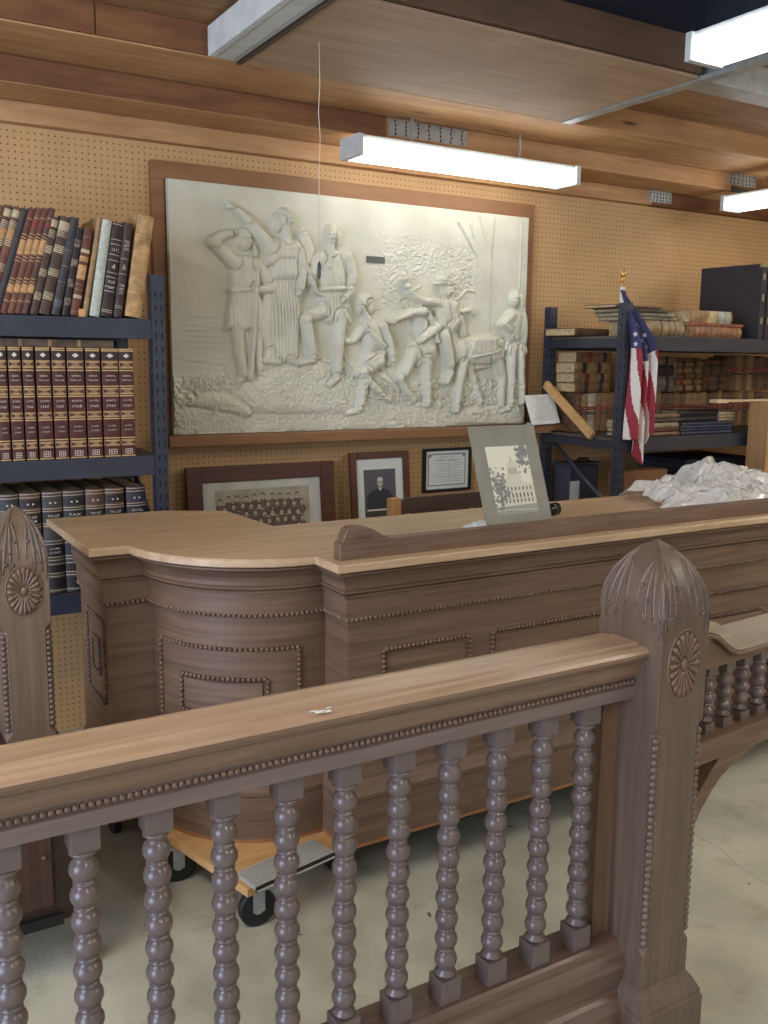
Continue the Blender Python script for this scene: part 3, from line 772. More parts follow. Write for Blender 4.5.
NX, NY, HX, HY = 1.518, 1.392, 0.071, 0.092
rt = thing('court_railing', 'oak courtroom railing with bobbin-turned balusters and a carved pointed newel post', 'railing', (0.6, 1.4, 0))
bm = B(); f = newel(bm, NX, NY, HX, HY, 0.0, 1.075, 1.228, 0.335, 0.825)
np_ = obj('newel_post', bm, oak_dusty, rt)
def post_carving(parent, cx, cy, hx, hy, zs, za, f, cz0, cz1, rc, n, back=True):
    bm = B(); carve(bm, cx, cy, hx, hy, zs, za, f, 'y'); carve(bm, cx, cy, hx, hy, zs, za, f, 'x'); obj('leaf_carving', bm, oak_dusty, parent, smooth=True)
    bm = B(); rosette(bm, cx, cy-hy, rc[0], rc[1], rc[2]); obj('rosette', bm, oak_z, parent, smooth=True)
    e = 0.0075
    for sx, sy in ((-1, -1), (1, -1), (-1, 1), (1, 1)):
        bm = B(); corner_beads(bm, cx+sx*(hx-e), cy+sy*(hy-e), cz0+.004, cz1-.004, n, 0.0098)
        obj('bead_strip', bm, oak_dusty, parent, smooth=True)
post_carving(np_, NX, NY, HX, HY, 1.075, 1.228, f, 0.335, 0.825, (0.973, 0.045, 0.073), 30)
# plinth of the newel
def ringbox(bm, cx, cy, prof, hx, hy):
    R = [[bm.verts.new((cx+sx*(hx+o), cy+sy*(hy+o), z)) for sx, sy in ((-1, -1), (1, -1), (1, 1), (-1, 1))] for z, o in prof]
    for a, b in zip(R, R[1:]):
        for k in range(4): bm.faces.new((a[k], a[(k+1) % 4], b[(k+1) % 4], b[k]))
    bm.faces.new(list(reversed(R[0]))); bm.faces.new(R[-1])
bm = B(); ringbox(bm, NX, NY, [(0, .028), (.185, .028), (.190, .024), (.200, .024), (.212, .018), (.228, .010), (.236, .004), (.240, .001)], HX, HY); obj('plinth', bm, oak_dusty, rt)
RX0, RX1 = -0.75, NX-HX+0.001
# handrail: one moulded section
yc = 1.40
front = [(1.462, 0.893), (1.362, 0.893), (1.364, 0.918), (1.3705, 0.921), (1.3705, 0.935), (1.362, 0.940), (1.357, 0.950), (1.355, 0.962), (1.354, 0.974), (1.345, 0.979), (1.336, 0.985), (1.331, 0.993), (1.331, 1.000), (1.336, 1.006), (1.348, 1.010), (1.364, 1.010), (1.368, 1.014), (1.440, 1.014), (1.444, 1.010), (1.460, 1.009), (1.478, 1.004), (1.484, 0.998), (1.480, 0.985), (1.470, 0.975), (1.466, 0.95), (1.458, 0.935), (1.462, 0.92)]
top_m = wood('rail_oak_lit', (178, 154, 130), (144, 120, 100), 'x', 0.3, c3=(150, 118, 86)); side_m = wood('rail_oak_shaded', (132, 108, 88), (98, 78, 62), 'x', 0.3, c3=(112, 84, 60))
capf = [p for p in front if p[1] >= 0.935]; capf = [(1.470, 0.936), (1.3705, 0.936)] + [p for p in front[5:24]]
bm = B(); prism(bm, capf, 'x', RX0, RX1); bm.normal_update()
for fc in bm.faces: fc.material_index = 0 if fc.normal.z > 0.55 else 1  # light on top and shade on the mouldings are put into the colours
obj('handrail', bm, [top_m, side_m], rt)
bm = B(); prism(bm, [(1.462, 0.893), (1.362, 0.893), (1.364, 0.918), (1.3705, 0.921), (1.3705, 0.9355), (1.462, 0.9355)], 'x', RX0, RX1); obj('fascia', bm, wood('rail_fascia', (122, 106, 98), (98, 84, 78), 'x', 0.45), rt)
bm = B(); beads_path(bm, [(RX0, 1.3675, 0.928), (RX1, 1.3675, 0.928)], 0.0118, 0.0056, u=7, v=5); obj('bead_moulding', bm, oak_x, rt, smooth=True)
# base rail with stepped mouldings
base = [(1.47, 0.0), (1.325, 0.0), (1.325, 0.165), (1.328, 0.185), (1.336, 0.196), (1.342, 0.206), (1.350, 0.212), (1.3525, 0.220), (1.3525, 0.262), (1.346, 0.268), (1.345, 0.276), (1.351, 0.290), (1.362, 0.303), (1.368, 0.306), (1.370, 0.318), (1.376, 0.323), (1.462, 0.323), (1.462, 0.30), (1.47, 0.20)]
bm = B(); prism(bm, base, 'x', RX0, RX1); obj('base_rail', bm, wood('base_oak', (112, 90, 76), (80, 62, 52), 'x', 0.35), rt)
bm = B(); box(bm, RX1-0.052, RX1, 1.405, 1.475, 0.323, 0.895); obj('half_post', bm, oak_z, rt)
# turned balusters
def baluster_prof(z0, z1, n, r, neck):
    p = [(r*.62, z0), (r*.95, z0+.004), (r*.95, z0+.008), (r*.6, z0+.014)]
    za, zb = z0+.014, z1-.014; h = (zb-za)/n
    for k in range(n):
        b = za+k*h
        for i in range(9):
            a = i/8.0
            zz = b+h*(.10+.80*a); rr = neck+(r-neck)*math.sin(PI*a)**0.72
            p.append((rr, zz))
        p += [(neck, b+h*.93), (neck+.0035, b+h*.96), (neck+.0035, b+h*1.04), (neck, b+h*1.07)] if k < n-1 else []
    p += [(r*.6, z1-.014), (r*.95, z1-.008), (r*.95, z1-.004), (r*.62, z1)]
    return p
Z0, Z1 = 0.323, 0.894
bx0 = [1.348-0.1165*k for k in range(17)]
bmt = B(); lathe(bmt, baluster_prof(0.374, 0.842, 10, 0.0235, 0.0145), 0, 0, 20)
square_block(bmt, 0, 0, 0.048, Z0, 0.374); square_block(bmt, 0, 0, 0.046, 0.842, Z1)
me = None
for k, x in enumerate(bx0):
    if k == 0:
        b0 = obj('baluster', bmt, oak_bal, rt, world=False); b0.location = Vector((x, 1.407, 0))-rt.location; me = b0
    else:
        c = me.copy(); COL.objects.link(c); c.location = Vector((x, 1.407, 0))-rt.location
# chipped paint on the rail
bm = B(); random.seed(3)
for (x, y, s) in ((0.684, 1.3445, .014), (0.694, 1.341, .010), (0.674, 1.352, .008), (0.704, 1.353, .006), (0.36, 1.36, .0025)):
    vs = [bm.verts.new((x+s*random.uniform(.6, 1.2)*math.cos(a), y+s*.5*random.uniform(.6, 1.2)*math.sin(a), 1.0118 if y < 1.365 else 1.0148)) for a in np.linspace(0, 2*PI, 9)[:-1]]
    bm.faces.new(vs)
bm2 = B(); merge(bm2, bm, T((0, 0, 0)))
obj('paint_chip', bm2, mat('white_paint', (228, 234, 236), .5), rt)

# gate section beyond the newel (built along its own length, then turned 5.3 degrees)
gt = thing('railing_gate', 'lower oak railing section right of the newel, short balusters and arched bracket', 'railing', (1.593, 1.394, 0), (0, 0, math.radians(5.3)))
gL = 1.25
cap = [(0.0, 0.992), (0.03, 1.000), (0.07, 1.008), (0.10, 1.012), (0.13, 1.011), (0.150, 1.006), (0.168, 0.998), (0.185, 0.986), (0.205, 0.971), (0.225, 0.958), (0.240, 0.951), (0.256, 0.947), (0.30, 0.945), (gL, 0.946)]
th = lambda x: 0.027
low_c = [(x, z-0.026) for x, z in cap]
bm = B(); prism(bm, cap+low_c[::-1], 'y', 0.0, 0.105); obj('handrail', bm, wood('gate_cap', (176, 166, 148), (146, 134, 116), 'x', 0.35), gt, world=False)
bm = B(); tube(bm, [(x, 0.004, z-0.034) for x, z in cap], 0.0065, 8)
pts = [(0.118+0.014*math.cos(a), 0.003, 0.962+0.016*math.sin(a)) for a in np.linspace(PI*.5, PI*2.9, 20)]
tube(bm, pts, 0.006, 6); sph(bm, (0.118, 0.002, 0.962), 0.010, 0.008, 0.013)
obj('scroll_moulding', bm, oak_x, gt, smooth=True, world=False)
fas = [(0.0, 0.966)]+[(x, z-0.026) for x, z in cap]+[(gL, 0.886), (0.0, 0.887)]
bm = B(); prism(bm, fas, 'y', 0.016, 0.085); obj('fascia', bm, oak_x, gt, world=False)
bm = B(); prism(bm, [(0.0, 0.654), (0.0, 0.711), (gL, 0.711), (gL, 0.654)], 'y', 0.008, 0.098); obj('base_rail', bm, oak_x, gt, world=False)
arch_o = [(0.0, 0.250), (0.040, 0.255), (0.075, 0.34), (0.122, 0.453), (0.143, 0.502), (0.166, 0.534), (0.202, 0.571), (0.239, 0.599), (0.298, 0.627), (0.381, 0.646), (0.46, 0.652)]
arch_i = [(0.46, 0.660), (0.232, 0.657), (0.183, 0.614), (0.148, 0.577), (0.123, 0.542), (0.08, 0.46), (0.04, 0.37), (0.0, 0.31)]
bm = B(); prism(bm, arch_o+arch_i, 'y', 0.014, 0.092); obj('arched_bracket', bm, oak_x, gt, world=False)
bm = B(); box(bm, 0.0, 0.02, 0.05, 0.09, 0.30, 0.654); obj('hinge_stile', bm, dark_wood, gt, world=False)
bmt = B(); lathe(bmt, baluster_prof(0.025, 0.146, 3, 0.0205, 0.012), 0, 0, 14); square_block(bmt, 0, 0, 0.038, 0.0, 0.025); square_block(bmt, 0, 0, 0.036, 0.146, 0.177)
b1 = None
for k in range(16):
    x = 0.062+0.0725*k
    if k == 0: b1 = obj('baluster', bmt, oak_bal, gt, world=False); o = b1
    else: o = b1.copy(); COL.objects.link(o)
    o.location = (x, 0.052, 0.7105)

# second carved newel at the left standing on a low cabinet
lt_ = thing('carved_post', 'second carved oak newel post with a rosette, cut off by the left edge', 'post', (0.43, 2.675, 0.551))
bm = B(); f2 = newel(bm, 0.43, 2.675, 0.066, 0.075, 0.551, 1.045, 1.197, 0.575, 0.862); p2 = obj('newel_post', bm, wood('post_oak', (122, 102, 84), (92, 75, 61), 'z', 0.4), lt_)
post_carving(p2, 0.43, 2.675, 0.066, 0.075, 1.045, 1.197, f2, 0.575, 0.862, (0.972, 0.045, 0.068), 18)
ct = thing('low_cabinet', 'low dark wooden cabinet on casters under the left carved post', 'cabinet', (0.0, 2.58, 0))
bm = B(); box(bm, -0.62, 0.47, 2.34, 2.82, 0.15, 0.535, bev=0.004); obj('body', bm, dark_wood, ct)
bm = B(); box(bm, -0.65, 0.505, 2.31, 2.85, 0.535, 0.550, bev=0.003); obj('top', bm, dark_wood, ct)
bm = B(); box(bm, -0.62, 0.44, 2.326, 2.34, 0.145, 0.175, bev=0.002); obj('bottom_rail', bm, black, ct)
for x in (-0.55, -0.19, 0.13):
    bm = B(); box(bm, x, x+0.29, 2.334, 2.341, 0.20, 0.50, bev=0.003); obj('door_panel', bm, wood('walnut_panel', (84, 58, 42), (58, 40, 30), 'z', .5), ct)
bm = B(); sph(bm, (0.40, 2.328, 0.34), 0.007); obj('knob', bm, mat('dull_brass', (96, 78, 52), .5, .4), ct)
for x, y in ((0.492, 2.345), (-0.60, 2.345), (0.492, 2.80), (-0.60, 2.80)):
    bm = B(); lathe(bm, baluster_prof(0.075, 0.535, 9, 0.020, 0.011), x, y, 12); lg = obj('leg', bm, dark_wood, ct)
    bm = B(); tube(bm, [(x-0.012, y, 0.026), (x+0.012, y, 0.026)], 0.026, 14); box(bm, x-0.016, x+0.016, y-.01, y+.01, 0.045, 0.078); obj('caster', bm, rubber, lg)

# dolly under the bench
dt = thing('furniture_dolly', 'plywood furniture dolly with black wheels under the curved bench corner', 'dolly', (1.1, 2.5, 0), (0, 0, 0))
dp = [(0.800, 2.690), (0.912, 2.235), (1.30, 2.320), (1.30, 2.76)]
bm = B(); prism(bm, dp, 'z', 0.124, 0.149); obj('deck', bm, yellow_ply, dt)
bm = B()
M0 = T((1.07, 2.295, 0.150)) @ RZ(math.radians(12))
for k in range(9):
    mbox(bm, M0 @ T((-0.01, -0.044+k*0.012, 0.004)), 0.28, 0.007, 0.008)
mbox(bm, M0 @ T((-0.01, 0, 0.001)), 0.29, 0.12, 0.002); mbox(bm, M0 @ T((-0.01, -0.05, 0.002)), 0.29, 0.008, 0.014, 1)
obj('tread_plate', bm, [tin, black], dt)
bm = B(); mbox(bm, T((1.295, 2.40, 0.134)), 0.05, 0.13, 0.03, 0, .004); obj('corner_bumper', bm, black, dt)
for x, y, a in ((0.960, 2.285, 14), (1.30, 2.43, 20), (0.80+.04, 2.62, 10), (1.24, 2.70, 20)):
    M = T((x, y, 0.056)) @ RZ(math.radians(a+75))
    w = B(); bm = B()
    tube(w, [(-0.0135, 0, 0), (-0.011, 0, 0), (0.011, 0, 0), (0.0135, 0, 0)], [0.048, 0.055, 0.055, 0.048], 24); merge(bm, w, M)
    wh = obj('wheel', bm, rubber, dt)
    bm = B(); w = B(); tube(w, [(-0.016, 0, 0), (0.016, 0, 0)], 0.017, 12); merge(bm, w, M)
    mbox(bm, M @ T((-0.018, 0, 0.025)), 0.003, 0.035, 0.065); mbox(bm, M @ T((0.018, 0, 0.025)), 0.003, 0.035, 0.065); mbox(bm, M @ T((0, 0, 0.060)), 0.05, 0.06, 0.006)
    obj('fork', bm, galv, wh)
# other supports holding up the long bench
for i, (x, y) in enumerate(((1.95, 2.6), (3.3, 2.6), (0.85, 3.1))):
    d = thing('furniture_dolly', 'furniture dolly hidden under the bench, %s from the curved corner' % ORD[i], 'dolly', (x, y, 0), group='dollies under the bench')
    bm = B(); box(bm, x-0.14, x+0.14, y-0.12, y+0.12, 0.124, 0.1495, bev=0.003); obj('deck', bm, yellow_ply, d)
    for sx in (-1, 1):
        for sy in (-1, 1):
            bm = B(); tube(bm, [(x+sx*.1-0.012, y+sy*.08, 0.055), (x+sx*.1+0.012, y+sy*.08, 0.055)], 0.055, 18); box(bm, x+sx*.1-.02, x+sx*.1+.02, y+sy*.08-.02, y+sy*.08+.02, 0.07, 0.124); obj('wheel', bm, rubber, d)

